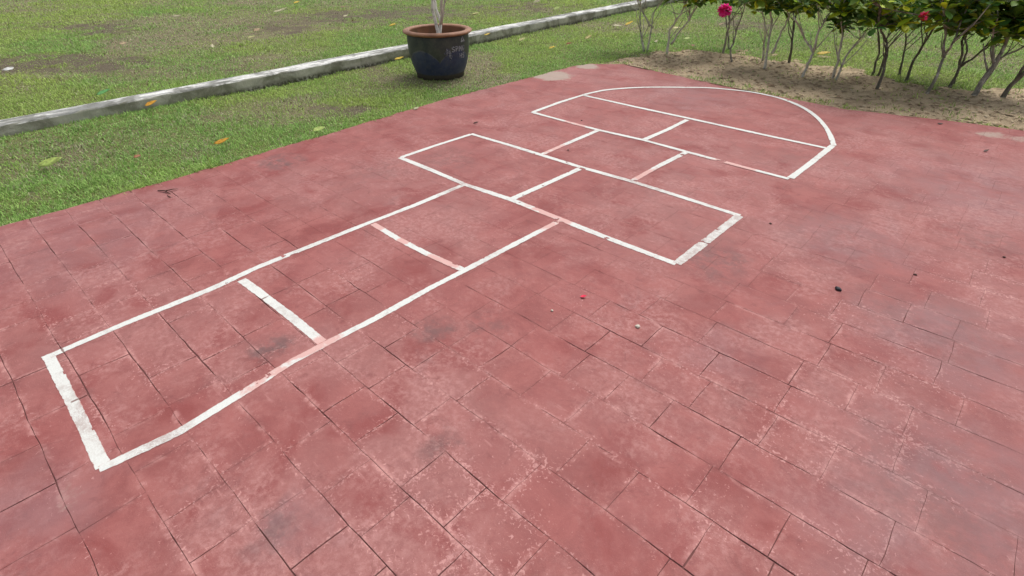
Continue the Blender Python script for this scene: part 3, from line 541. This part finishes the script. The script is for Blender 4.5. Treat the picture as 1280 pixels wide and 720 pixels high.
side = m.ramp(sep2.outputs[2], .6, .4)
side_shade = m.mix(m.ramp(n1, .35, .62), C(.52, .50, .43), C(.24, .23, .18))
c = m.mix(m.math('MULTIPLY', side, .9), c, side_shade)  # upright faces coloured darker than the top: shade under overhead light painted in
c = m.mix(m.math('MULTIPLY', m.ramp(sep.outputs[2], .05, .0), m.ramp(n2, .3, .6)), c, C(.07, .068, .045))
m.bump(n2, .6, .012)
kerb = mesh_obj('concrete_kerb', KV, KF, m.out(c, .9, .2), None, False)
tag(kerb, 'long low weathered concrete kerb with stained white top crossing the lawn', 'kerb')

# ------------------------------------------------------------------ grass
GR = np.random.RandomState(4)
def grass_field():
    out = []
    hd = math.atan2(fc[1], fc[0])
    N = NGRASS
    # more and smaller blades nearby: density falls with distance
    dmin, dmax = 3.4, 24.
    u = GR.rand(N); e = .30       # radial density ~ d^(e-1)
    d = (dmin**e+u*(dmax**e-dmin**e))**(1/e)
    d = np.sqrt(d*d) 
    a = hd+(GR.rand(N)-.5)*R(112)
    x = d*np.cos(a); y = d*np.sin(a)
    keep = ~inside_pad(x, y, -.01)
    keep &= ~((x < kerb_near(y)-.005) & (x > kerb_far(y)+.015))
    keep &= y > -1.4
    x, y, d = x[keep], y[keep], d[keep]
    dry, soil = patch_masks(x, y); sd_ = bed_mask(x, y)
    r = GR.rand(len(x))
    thin = 1-.2*dry-.6*sstep(.15, .8, soil)
    thin *= 1-sstep(.12, .5, sd_)*(1-.10*(fbm(x, y, 3.4, 3) > .60)-.02)
    # weeds along the near edge of the sandy bed
    edge_d = y-pad_far(x)
    weeds = (edge_d < .10+.3*(fbm(x, y, 2.2, 3)-.3)) & (fbm(x*1., y*0+3, 2.6, 3) > .44) & (x > -4.3) & (x < .6) & (y > 5.9)
    thin = np.where(weeds, .55, thin)
    keep = (r < thin)
    pr_ = np.hypot(x-D['pot'][0], y-D['pot'][1]); keep &= pr_ > .285
    return [q[keep] for q in (x, y, d, dry, soil, sd_)]
x, y, d, dry, soil, sdm = grass_field()
n = len(x)
z = ground_z(x, y)-.004
near_pad = np.clip(1-np.abs(x-pad_left(y))/.10, 0, 1)*(y < 6.2)
hgt = (.020+.020*GR.rand(n))*(1+1.5*(fbm(x, y, 4.5, 4)-.45))*(1-.30*dry)*(1-.5*soil)*(1+(.2+2.4*fbm(x, y, 7)**2)*near_pad)*(.9+.022*d)
hgt *= 1+.5*((GR.rand(n) < .03))
wid = (.0016+.0014*GR.rand(n))*(.55+.17*d)
az = GR.rand(n)*2*np.pi; lean = .45+GR.rand(n)**1.1*1.05
ca, sa = np.cos(az), np.sin(az); pa = az+np.pi/2+(GR.rand(n)-.5)*1.2
wx, wy = np.cos(pa)*wid, np.sin(pa)*wid
l1 = lean*.6
mx = x+ca*np.sin(l1)*hgt*.55; my = y+sa*np.sin(l1)*hgt*.55; mz = z+np.cos(l1)*hgt*.55
l2 = lean*1.25
ex = mx+ca*np.sin(l2)*hgt*.55; ey = my+sa*np.sin(l2)*hgt*.55; ez = mz+np.cos(l2)*hgt*.5
GV = np.stack([np.stack([x-wx, y-wy, z], -1), np.stack([x+wx, y+wy, z], -1),
               np.stack([mx+wx*.8, my+wy*.8, mz], -1), np.stack([mx-wx*.8, my-wy*.8, mz], -1),
               np.stack([ex, ey, ez], -1)], 1).reshape(-1, 3)
b = np.arange(n)*5
GF = [np.stack([b, b+1, b+2, b+3], -1), np.stack([b+3, b+2, b+4], -1)]
ty = GR.rand(n)[:, None]
lush = (.6*fbm(x, y, .8)+.4*fbm(x+5, y, 4))[:, None]
green = np.array(GA)*(1-ty)+np.array(GB)*ty
yel = np.array(GYEL)
green = green*(1-.45*sstep(.35, .75, lush))+yel*(.45*sstep(.35, .75, lush))
yellowish = sstep(.5, .72, fbm(x+80, y+3, .55, 3))[:, None]
green = green*(1-.4*yellowish)+np.array([.52, .58, .15])*(.4*yellowish)
straw = np.array(GS1)*(1-ty)+np.array(GS2)*ty
pd = np.clip(dry*1.0+soil*.55, 0, 1)*.58+.05
isdry = (GR.rand(n) < pd)[:, None]
colr = np.where(isdry, straw, green)*(.65+.7*GR.rand(n)**1.3)[:, None]
brown = np.array([.105, .07, .04]); isb = (GR.rand(n) < .10+.25*soil)[:, None]
colr = np.where(isb & isdry, brown, colr)
tint = np.concatenate([colr, np.ones((n, 1))], 1).repeat(5, 0)
m = NT('grass_blade'); tc = m.attr('tint', 'Color')
m.b.inputs['Subsurface Weight'].default_value = 0
gm = m.out(tc, .55, .25)
tr = m.n('ShaderNodeBsdfTranslucent'); m.l(tc, tr.inputs['Color'])
mxs = m.n('ShaderNodeMixShader'); mxs.inputs[0].default_value = .38
outn = m.t.nodes['Material Output']
m.l(m.b.outputs[0], mxs.inputs[1]); m.l(tr.outputs[0], mxs.inputs[2]); m.l(mxs.outputs[0], outn.inputs['Surface'])
g = big_mesh('grass', GV, GF, gm, {'tint': tint})
tag(g, kind='stuff', label='short patchy green and straw coloured lawn grass around the pavement', cat='grass')

# ------------------------------------------------------------------ litter on the sandy bed and lawn (uncountable)
lit = MB(); lr = random.Random(8)
cnt = 0
while cnt < 2600:
    x_ = lr.uniform(-4.2, 1.2); y_ = lr.uniform(6.1, 8.6)
    X_, Y_ = np.array(x_), np.array(y_)
    if inside_pad(X_, Y_, .02) or bed_mask(X_, Y_) < .35: continue
    zz = float(ground_z(X_, Y_)); a = lr.uniform(0, 6.28); L = lr.uniform(.008, .036); W_ = L*lr.uniform(.25, .7)
    dx, dy = math.cos(a), math.sin(a); up = lr.uniform(.004, .012)
    v = [(x_-dx*L, y_-dy*L, zz+.003), (x_-dy*W_, y_+dx*W_, zz+up), (x_+dx*L, y_+dy*L, zz+.004), (x_+dy*W_, y_-dx*W_, zz+lr.uniform(.002, .01)), (x_, y_, zz+.004)]
    c_ = lr.choice([(.40, .30, .19), (.30, .21, .13), (.24, .17, .11), (.50, .40, .27), (.46, .38, .26), (.20, .15, .09)])
    lit.add(v, [(0, 1, 4), (1, 2, 4), (2, 3, 4), (3, 0, 4)], (*c_, 1)); cnt += 1
m = NT('dry_litter'); lm = m.out(m.attr('tint', 'Color'), .85, .2)
o = lit.build('leaf_litter', lm, None, False); tag(o, 'scattered dry leaf crumbs and bits on the sandy bed', 'leaf litter', kind='stuff')

# ------------------------------------------------------------------ leaves
def leaf_shape(L, W, curl=.15, fold=.2, n=6, tipw=.5, shape='ovate'):
    V = []; F = []
    for i in range(n+1):
        t = i/n
        if shape == 'ovate': w_ = W*math.sin(math.pi*min(1, t**.8))**.8 if 0 < t < 1 else .002
        else: w_ = W*(math.sin(math.pi*t**1.35)**.7 if 0 < t < 1 else .03)
        zz = curl*L*(t*t)-curl*L*.3*t
        for sgn in (-1, 0, 1):
            V.append(((t-.5)*L, sgn*w_/2, zz+abs(sgn)*fold*w_/2))
    for i in range(n):
        for k in (0, 1):
            a = i*3+k; F.append((a, a+3, a+4, a+1))
    return V, F
PAL = dict(green=(.13, .36, .11), orange=(.60, .31, .03), tan=(.40, .30, .17), straw=(.46, .44, .26), lemon=(.52, .50, .22), lime=(.33, .44, .10),
           rust=(.26, .10, .035), yellow=(.62, .45, .05), grey=(.34, .38, .27), olive=(.34, .30, .07), dark=(.06, .025, .02))
leaf_mats = {}
def leaf_mat(key):
    if key not in leaf_mats:
        m = NT('fallen_leaf_'+key); p = m.objc(); cc = PAL[key]
        n1 = m.noise(p, 40, 4, .6)
        c = m.mix(m.ramp(n1, .42, .68, 0, .85), C(*cc), C(cc[0]*.5, cc[1]*.42, cc[2]*.5))
        leaf_mats[key] = m.out(c, .55, .35)
    return leaf_mats[key]
fr = random.Random(21)
for pos, ang, L, key, lab in D['leaves']:
    rr = .40 if L < .3 else .15
    L *= .85
    V, F = leaf_shape(L, L*rr*fr.uniform(.85, 1.25), fr.uniform(.1, .45), fr.uniform(.15, .7))
    o = mesh_obj('fallen_leaf', V, F, leaf_mat(key), None, True)
    X_, Y_ = np.array(pos[0]), np.array(pos[1])
    if inside_pad(X_, Y_): zz = .006
    else: zz = pos[2]+.02
    o.location = (pos[0], pos[1], zz); side = -math.sin(ang)*-pos[0]+math.cos(ang)*-pos[1]
    o.rotation_euler = ((-1 if side > 0 else 1)*fr.uniform(.2, .55), fr.uniform(-.15, .15), ang)
    sm = o.modifiers.new('thickness', 'SOLIDIFY'); sm.thickness = .0015
    tag(o, lab, 'fallen leaf', 'leaves fallen on lawn and pavement')

# small things lying on the pavement
def stone(name, loc, size, mat, seed):
    import bmesh
    bm = bmesh.new(); bmesh.ops.create_icosphere(bm, subdivisions=2, radius=1)
    rr = random.Random(seed); ph = [rr.uniform(0, 6) for _ in range(3)]
    for v in bm.verts:
        k = 1+.18*math.sin(v.co.x*3+ph[0])+.15*math.sin(v.co.y*4+ph[1])
        v.co = Vector((v.co.x*size[0]*k, v.co.y*size[1]*k, max(-.2, v.co.z)*size[2]))
    me = bpy.data.meshes.new(name); bm.to_mesh(me); bm.free(); me.materials.append(mat)
    o = put(bpy.data.objects.new(name, me)); o.location = loc; o.rotation_euler.z = rr.uniform(0, 3)
    return o
def simple(name, c1, c2, rough=.7, sc=30):
    m = NT(name); p = m.objc(); return m.out(m.mix(m.ramp(m.noise(p, sc, 4), .35, .65), C(*c1), C(*c2)), rough, .3)
peb = simple('pale_stone', (.62, .58, .48), (.45, .42, .36)); blk = simple('dark_blob', (.012, .012, .02), (.03, .025, .03), .5)
brn = simple('dark_bit', (.05, .025, .02), (.09, .04, .03)); chipm = simple('white_chip', (.62, .62, .60), (.3, .3, .28), .8, 18)
petm = simple('petal_pink', (.72, .02, .07), (.6, .01, .05), .5)
bl = {(0): 0}
lab_spec = ['pair of tiny dark specks on red pavement right of the double squares', 'tiny black speck on pavement near the right edge',
            'dark speck in a pavement joint at right', 'dark speck inside the upper single square', 'tiny dark speck in the far left square']
si = 0
for (q, k) in D['bits']:
    X_, Y_ = q
    if k == 'petal':
        V, F = leaf_shape(.03, .02, .3, .3); o = mesh_obj('petal', V, F, petm); o.location = (X_, Y_, .006); o.rotation_euler.z = .6
        tag(o, 'small bright red petal on the pavement in the middle of the picture', 'petal')
    elif k == 'pebble':
        big = X_ > -1.0
        o = stone('pebble', (X_, Y_, .003), (.013, .010, .009) if q[0] > D['bits'][2][0][0]+.01 else (.007, .006, .006), peb, 3+si)
        tag(o, 'small pale pebble on the pavement right of the red petal' if q == D['bits'][1][0] else 'tiny white pebble on the pavement left of the red petal', 'pebble')
    elif k == 'blob':
        o = stone('seed_pod', (X_, Y_, .004), (.019, .013, .011), blk, 9); tag(o, 'small blue black seed pod on the pavement at right', 'seed pod')
    elif k == 'spec':
        o = stone('dark_crumb', (X_, Y_, .003), (.008, .006, .005), brn, 20+si); tag(o, lab_spec[si], 'crumb'); si += 1
    elif k == 'twig':
        t = MB(); t.tube([(-.06, 0, .006), (0, .01, .012), (.07, .0, .005)], [.003, .005, .002], 5); t.tube([(0, .01, .01), (.03, .05, .012), (.04, .08, .005)], [.004, .003, .001], 5)
        t.tube([(.08, -.03, .006), (.12, -.035, .006)], [.004, .002], 5)
        o = t.build('twig', brn); o.location = (X_, Y_, 0); o.rotation_euler.z = .3; tag(o, 'small dark forked twig on pavement near the left lawn edge', 'twig')
    elif k == 'chip':
        o = stone('broken_tile', (X_, Y_, .078), (.11, .05, .008), chipm, 5); tag(o, 'white broken plaster piece on bare soil behind the kerb at far left', 'plaster piece')

# ------------------------------------------------------------------ glazed pot
px_, py_ = D['pot']
pot = empty('glazed_pot', (px_, py_, -.02)); tag(pot, 'large dark blue glazed planter pot with a terracotta rim on the lawn', 'planter pot')
RIMR, PH = .405, .485
profile = [(.255, 0), (.285, .004), (.290, .05), (.300, .065), (.318, .11), (.340, .18), (.356, .26), (.362, .33), (.362, .40), (.358, .44), (.352, .452)]
def lathe(prof, seg=72):
    V = []; F = []
    for r_, z_ in prof:
        for k in range(seg):
            t = 2*math.pi*k/seg; V.append((r_*math.cos(t), r_*math.sin(t), z_))
    for i in range(len(prof)-1):
        for k in range(seg):
            k2 = (k+1) % seg; F.append((i*seg+k, i*seg+k2, (i+1)*seg+k2, (i+1)*seg+k))
    return V, F
def rad_at(z): return float(np.interp(z, [q[1] for q in profile], [q[0] for q in profile]))
profile = [(a, b*1.075) for a, b in profile]
V, F = lathe(profile+[(.335, .485)])
m = NT('navy_pot_glaze'); p = m.objc()
sep = m.n('ShaderNodeSeparateXYZ'); m.l(p, sep.inputs[0])
ang = m.math('ARCTAN2', sep.outputs[1], sep.outputs[0])
arc = m.math('ABSOLUTE', m.math('SINE', m.math('ADD', m.math('MULTIPLY', ang, 2.5), POTPH)))
top = m.math('ADD', .20, m.math('MULTIPLY', m.math('POWER', arc, .7), .13))
wn = m.math('MULTIPLY', m.math('SUBTRACT', m.noise(p, 14, 4), .5), .04)
dd = m.math('SUBTRACT', m.math('ADD', sep.outputs[2], wn), top)
n1 = m.noise(p, 9, 5, .65)
glz = m.mix(m.ramp(n1, .35, .7), C(.034, .044, .046), C(.070, .082, .066))
blue = m.mix(m.ramp(n1, .3, .7), C(.026, .038, .090), C(.056, .072, .135))
c = m.mix(m.ramp(dd, .004, -.004), glz, blue)
c = m.mix(m.math('MULTIPLY', m.ramp(m.math('ABSOLUTE', dd), .012, .003, 0, .75), m.ramp(n1, .3, .6)), c, C(.12, .125, .13))
base = m.ramp(sep.outputs[2], .075, .05)
c = m.mix(base, c, m.mix(n1, C(.05, .042, .035), C(.10, .085, .065)))
dust = m.ramp(m.noise(p, 22, 6, .75), .46, .72, 0, .4); c = m.mix(dust, c, C(.13, .12, .10))
m.bump(m.noise(p, 20, 3), .15, .01)
m.out(c, .33, .4); m.l(m.ramp(m.math('ADD', base, dust), 0, .8, .5, .85), m.b.inputs['Roughness'])
mesh_obj('pot_body', V, F, m.m, pot)
V, F = lathe([(.330, .507), (.326, .48), (.318, .40), (.315, .37)])
mi = NT('pot_inner_wall'); p = mi.objc(); c = mi.mix(mi.ramp(mi.noise(p, 7, 5, .65), .35, .65), C(.26, .13, .075), C(.15, .095, .055))
mesh_obj('inner_wall', V, F, mi.out(c, .8, .2), pot)
rp = []
for k in range(15):
    t = 2*math.pi*k/14; rp.append((.365+.040*math.cos(t)*1.0, .503+.022*math.sin(t)))
V, F = lathe(rp)
m = NT('terracotta_rim'); p = m.objc(); n1 = m.noise(p, 8, 5, .65)
c = m.mix(m.ramp(n1, .35, .65), C(.36, .185, .11), C(.25, .125, .075)); c = m.mix(m.ramp(m.noise(p, 40, 4), .55, .75, 0, .5), c, C(.13, .07, .045))
m.bump(n1, .2, .01)
mesh_obj('rim', V, F, m.out(c, .6, .35), pot)
V, F = lathe([(.0005, .405), (.1, .404), (.2, .396), (.316, .390)])
V = [(x_, y_, z_+.012*math.sin(x_*40)*math.cos(y_*33)) for x_, y_, z_ in V]
m = NT('pot_soil'); p = m.objc(); c = m.mix(m.noise(p, 40, 5, .7), C(.10, .065, .04), C(.28, .17, .10)); m.bump(m.noise(p, 50, 5), .8, .02)
mesh_obj('soil', V, F, m.out(c, .95, .1), pot)
# hand painted white marks, bent round the body
chm = NT('white_brush_marks'); p = chm.objc(); chm_m = chm.out(chm.mix(chm.ramp(chm.noise(p, 60, 4, .7), .4, .65), C(.42, .43, .46), C(.10, .11, .15)), .8, .2)
az0 = math.atan2(-py_, -px_)      # towards the viewer
def wrap(verts2d, faces, azc, zc, thick=.003):
    V = []
    for u, v in verts2d:
        z_ = zc+v; r_ = rad_at(z_); t = azc+u/r_
        V.append(((r_+thick)*math.cos(t), (r_+thick)*math.sin(t), z_))
    for u, v in verts2d:
        z_ = zc+v; r_ = rad_at(z_); t = azc+u/r_
        V.append(((r_-.002)*math.cos(t), (r_-.002)*math.sin(t), z_))
    n = len(verts2d); F = [tuple(f) for f in faces]
    ed = {}
    for f in faces:
        for a, b in zip(f, list(f[1:])+[f[0]]): ed[(a, b)] = 1
    for a, b in ed:
        if (b, a) not in ed: F.append((b, a, a+n, b+n))
    return V, F
def strokes(polys, wd):
    V = []; F = []
    for P in polys:
        for (x0, y0), (x1, y1) in zip(P[:-1], P[1:]):
            d_ = Vector((x1-x0, y1-y0)); Ln = d_.length; d_ /= Ln; nn = Vector((-d_.y, d_.x))*wd/2
            k = max(1, int(Ln/.015))
            for i in range(k):
                a = Vector((x0, y0))+d_*Ln*i/k-d_*wd*.25*(i == 0); b = Vector((x0, y0))+d_*Ln*(i+1)/k+d_*wd*.25*(i == k-1)
                q = len(V); V += [tuple(a+nn), tuple(a-nn), tuple(b-nn), tuple(b+nn)]; F.append((q, q+1, q+2, q+3))
    return V, F
GL = {'S': [[(.9, .9), (.5, 1), (.1, .85), (.15, .6), (.8, .42), (.9, .15), (.5, 0), (.1, .1)]], 'P': [[(.1, 0), (.1, 1), (.7, 1), (.9, .78), (.7, .52), (.1, .5)]],
      'M': [[(0, 0), (.1, 1), (.5, .4), (.9, 1), (1, 0)]], 'U': [[(.1, 1), (.1, .2), (.4, 0), (.75, .1), (.9, .3), (.9, 1)]],
      'H': [[(.1, 0), (.1, 1)], [(.9, 0), (.9, 1)], [(.1, .5), (.9, .5)]]}
def word(t, x0, y0, h, w_, gap):
    out = []
    for i, ch in enumerate(t):
        for st in GL[ch]: out.append([(x0+i*(w_+gap)+a*w_, y0+b*h) for a, b in st])
    return out
for wname, pol in (('painted_lettering', word('SPMU', .0, .265, .052, .036, .013)), ('painted_lettering', word('HS', .105, .185, .05, .036, .013)),
                   ('painted_triangle', [[(.135, .36), (.165, .41), (.195, .36), (.135, .36)], [(.15, .37), (.18, .37)]])):
    v2, f2 = strokes(pol, .009)
    V, F = wrap(v2, f2, az0+WRAZ, .055)
    mesh_obj(wname, V, F, chm_m, pot, False)
# smeared white paint blotch beside the letters
sm_v, sm_f = [], []
for (cx_, cy_, rx_, ry_) in [(-.045, .275, .035, .04), (-.02, .22, .022, .05), (-.075, .255, .02, .018)]:
    q = len(sm_v); k = 16
    sm_v += [(cx_+rx_*math.cos(2*math.pi*i/k)*fr.uniform(.6, 1.1), cy_+ry_*math.sin(2*math.pi*i/k)*fr.uniform(.6, 1.1)) for i in range(k)]+[(cx_, cy_)]
    sm_f += [(q+i, q+(i+1) % k, q+k) for i in range(k)]
smm = NT('smeared_white_paint'); p = smm.objc(); smm_m = smm.out(smm.mix(smm.ramp(smm.noise(p, 45, 5, .7), .38, .62), C(.03, .035, .06), C(.24, .25, .29)), .8, .2)
V, F = wrap(sm_v, sm_f, az0+WRAZ, .055, .0016)
mesh_obj('paint_smear', V, F, smm_m, pot, False)

# ------------------------------------------------------------------ bark and foliage materials
def bark(name, a, b, c3):
    m = NT(name); p = m.objc()
    mp = m.n('ShaderNodeMapping'); m.l(p, mp.inputs['Vector']); mp.inputs['Scale'].default_value = (30, 30, 9)
    n1 = m.noise(mp.outputs[0], 1, 5, .7, .5)
    c = m.mix(m.ramp(n1, .35, .6), C(*a), C(*b)); c = m.mix(m.ramp(m.noise(p, 16, 3), .52, .66, 0, .8), c, C(*c3))
    m.bump(n1, .5, .006)
    return m.out(c, .85, .2)
pale_bark = bark('pale_bark', (.74, .72, .64), (.50, .48, .42), (.20, .18, .15))
white_bark = bark('white_bark', (.9, .9, .85), (.74, .74, .68), (.34, .34, .27))
grey_bark = bark('grey_bark', (.40, .38, .33), (.20, .19, .16), (.62, .60, .54))
dark_bark = bark('dark_bark', (.20, .185, .15), (.11, .10, .08), (.34, .32, .28))
m = NT('hedge_leaf'); tc = m.attr('tint', 'Color'); m.out(tc, .55, .3)
tr = m.n('ShaderNodeBsdfTranslucent'); m.l(tc, tr.inputs['Color']); mxs = m.n('ShaderNodeMixShader'); mxs.inputs[0].default_value = .22
m.l(m.b.outputs[0], mxs.inputs[1]); m.l(tr.outputs[0], mxs.inputs[2]); m.l(mxs.outputs[0], m.t.nodes['Material Output'].inputs['Surface'])
leafmat = m.m

def add_leaf(mb, base, direction, L, W, col, rr, shape='obovate'):
    V, F = leaf_shape(L, W, rr.uniform(-.25, .1), rr.uniform(.15, .45), 5, shape=shape)
    d_ = Vector(direction).normalized(); q = d_.to_track_quat('X', 'Z'); q2 = q @ Euler((rr.uniform(-.5, .5), 0, 0)).to_quaternion()
    V = [Vector(base)+q2 @ (Vector(v)+Vector((L/2, 0, 0))) for v in V]
    mb.add(V, F, (*col, 1))
def rosette(mb, c, rr, young, n=None, size=1.):
    n = n or rr.randint(8, 12)
    for i in range(n):
        a = 2*math.pi*(i/n)+rr.uniform(-.4, .4); el = rr.uniform(-.55, .95)
        d_ = (math.cos(a)*math.cos(el), math.sin(a)*math.cos(el), math.sin(el))
        L = rr.uniform(.085, .155)*size; W = L*rr.uniform(.42, .56)
        t = rr.random()
        if t < young: col = (rr.uniform(.40, .58), rr.uniform(.52, .66), .03)
        elif t < young+.3: col = (.18, rr.uniform(.26, .33), .03)
        else: col = (rr.uniform(.06, .12), rr.uniform(.15, .23), rr.uniform(.026, .045))
        b_ = Vector(c)+Vector(d_)*.012
        add_leaf(mb, b_, d_, L, W, col, rr)

hr = random.Random(77)
GRP = 'shrubs of the flowering hedge behind the pavement'
BK = [pale_bark, pale_bark, grey_bark, pale_bark, dark_bark, pale_bark, pale_bark, dark_bark, dark_bark, grey_bark, dark_bark, grey_bark, dark_bark]
for si_, (lab, bxy, stems, cl, fl) in enumerate(D['shrubs']):
    root = empty('hedge_shrub', (bxy[0], bxy[1], 0)); tag(root, lab, 'shrub', GRP); ro = Vector(root.location)
    tips = []; ends = []
    for k, st in enumerate(stems):
        mb = MB(); P = [Vector(q) for q in st]
        # refine + wobble
        Q = [P[0]]
        for a, b in zip(P[:-1], P[1:]):
            for t in (1/3, 2/3, 1):
                q = a.lerp(b, t)
                if t < 1: q += Vector((hr.uniform(-1, 1), hr.uniform(-1, 1), 0))*.010
                Q.append(q)
        last = Q[-1]; dirn = (Q[-1]-Q[-4]).normalized()
        ext = []
        topz = hr.uniform(.88, 1.1)
        nst = 3
        for t in range(1, nst+1):
            e = last+Vector((dirn.x*.25+hr.uniform(-.05, .05), dirn.y*.25+hr.uniform(-.05, .05), 0))*t/nst*1.2
            e.z = last.z+(topz-last.z)*t/nst
            ext.append(e)
        Q += ext; nq = len(Q)
        r0 = STEMR*(1.0 if k == 0 else .8)*(1.5 if si_ in (11, 12) and k == 0 else 1)
        rads = [r0*(1-.62*i/(nq-1)) for i in range(nq)]
        rads[0] *= 1.35; rads[1] *= 1.1
        mb.tube(Q, rads, 7)
        # twigs
        for q in [last]+ext:
            for _ in range(2):
                a = hr.uniform(0, 6.28); tip = q+Vector((math.cos(a)*.2, math.sin(a)*.2, hr.uniform(.0, .2)))
                mb.tube([q, q.lerp(tip, .5)+Vector((0, 0, -.012)), tip], [r0*.36, r0*.28, r0*.18], 5); tips.append(tip)
        for _ in range(3):      # thin side twigs
            i0 = hr.randint(max(1, len(Q)//4), max(2, len(Q)-5)); q = Q[i0]; a = hr.uniform(0, 6.28); h_ = hr.uniform(.18, .42)
            e_ = q+Vector((math.cos(a)*h_*.55, math.sin(a)*h_*.55, h_)); mdl = q.lerp(e_, .5)+Vector((hr.uniform(-.02, .02), hr.uniform(-.02, .02), -.02))
            mb.tube([q, mdl, e_], [r0*.42, r0*.34, r0*.2], 5)
            if e_.z > .62: tips.append(e_)
        tips.append(ext[-1]); ends += [last]+ext
        if k == 0: first_mb = mb
        if k > 0 and len(stems[k]) and Vector(st[0]).z > 0.02: pass
        mb.build('stem', BK[si_], root, True, ro) if not (k == 0) else None
    # branchlets to the low visible leaf clusters go with the main stem
    allp = ends
    for c_ in cl:
        cv = Vector(c_); q = min(allp, key=lambda e: (e-cv).length)
        first_mb.tube([q, q.lerp(cv, .5)+Vector((0, 0, .02)), cv], [STEMR*.4, STEMR*.32, STEMR*.2], 5)
    first_mb.build('stem', BK[si_], root, True, ro)
    fo = MB()
    yg = .24 if si_ >= 2 else .1
    for c_ in list(cl)[:4 if si_ not in (7, 8) else 0]:
        q = Vector(c_)+Vector((hr.uniform(-.1, .1), hr.uniform(-.1, .1), -hr.uniform(.0, .05))); rosette(fo, q, hr, yg+.12, 7, .9)
    for c_ in cl: rosette(fo, c_, hr, yg if si_ not in (6,) else .02, hr.randint(9, 13))
    for c_ in cl:
        for _ in range(2 if si_ > 5 else 1):
            q = Vector(c_)+Vector((hr.uniform(-.14, .14), hr.uniform(-.14, .14), hr.uniform(.03, .16))); rosette(fo, q, hr, yg+.06, 9)
    for t in tips:
        if t.z > .68 or si_ > 6 and t.z > .55:
            rosette(fo, t, hr, .22, 10); 
    fo.build('foliage', leafmat, root, True, ro)
    if fl:
        fx_, fy_, fz_, fr_ = fl
        fb = MB(); NPT = 60 if fr_ > .07 else 24
        for i in range(NPT):
            zq = 1-2*(i+.5)/NPT; a = i*2.39996; rq = math.sqrt(max(0, 1-zq*zq)); dv = Vector((rq*math.cos(a), rq*math.sin(a), zq*.85+.1))
            V, F = leaf_shape(fr_*.75, fr_*.62, -.45, .15, 4)
            q = dv.to_track_quat('X', 'Z') @ Euler((hr.uniform(-1, 1), 0, 0)).to_quaternion()
            cc = hr.choice([(1., .05, .42), (.98, .03, .36), (1., .09, .50)])
            if fr_ < .07: cc = hr.choice([(1., .09, .25), (.95, .06, .2), (.6, .02, .05)])
            fb.add([Vector((fx_, fy_, fz_))+dv*fr_*.42+q @ (Vector(v)+Vector((fr_*.2, 0, 0))) for v in V], F, (*cc, 1))
        o = fb.build('flower', leafmat, root, True, ro)
        q = min(ends, key=lambda e: (e-Vector((fx_, fy_, fz_))).length)
        sb = MB(); sb.tube([q, q.lerp(Vector((fx_, fy_, fz_)), .5), Vector((fx_, fy_, fz_))], [.006, .005, .005], 5)
        sb.build('flower_stalk', dark_bark, root, True, ro)

# ------------------------------------------------------------------ potted plant
pp = empty('potted_plant', (px_, py_, .33)); tag(pp, 'slender pale stemmed plant growing in the blue glazed pot', 'plant'); po = Vector(pp.location)
fo = MB()
for k, st in enumerate(D['potstems']):
    mb = MB(); P = [Vector(q) for q in st]
    if k < 2: P.insert(0, Vector((P[0].x, P[0].y, .33)))
    last = P[-1]; e1 = last+Vector((hr.uniform(-.1, .1), hr.uniform(-.1, .1), .3)); e2 = e1+Vector((hr.uniform(-.15, .15), hr.uniform(-.15, .15), .3))
    Q = P+[e1, e2]; r0 = (.024, .022, .020, .012)[k]
    mb.tube(Q, [r0*(1-.5*i/(len(Q)-1)) for i in range(len(Q))], 8)
    for q in (last, e1, e2):
        for _ in range(3 if q is not last else 0):
            a = hr.uniform(0, 6.28); tip = q+Vector((math.cos(a)*.24, math.sin(a)*.24, hr.uniform(.08, .28)))
            mb.tube([q, tip], [.006, .003], 5); rosette(fo, tip, hr, .1, 9, .8)
    mb.build('stem', white_bark if k < 2 else pale_bark, pp, True, po)
fo.build('foliage', leafmat, pp, True, po)
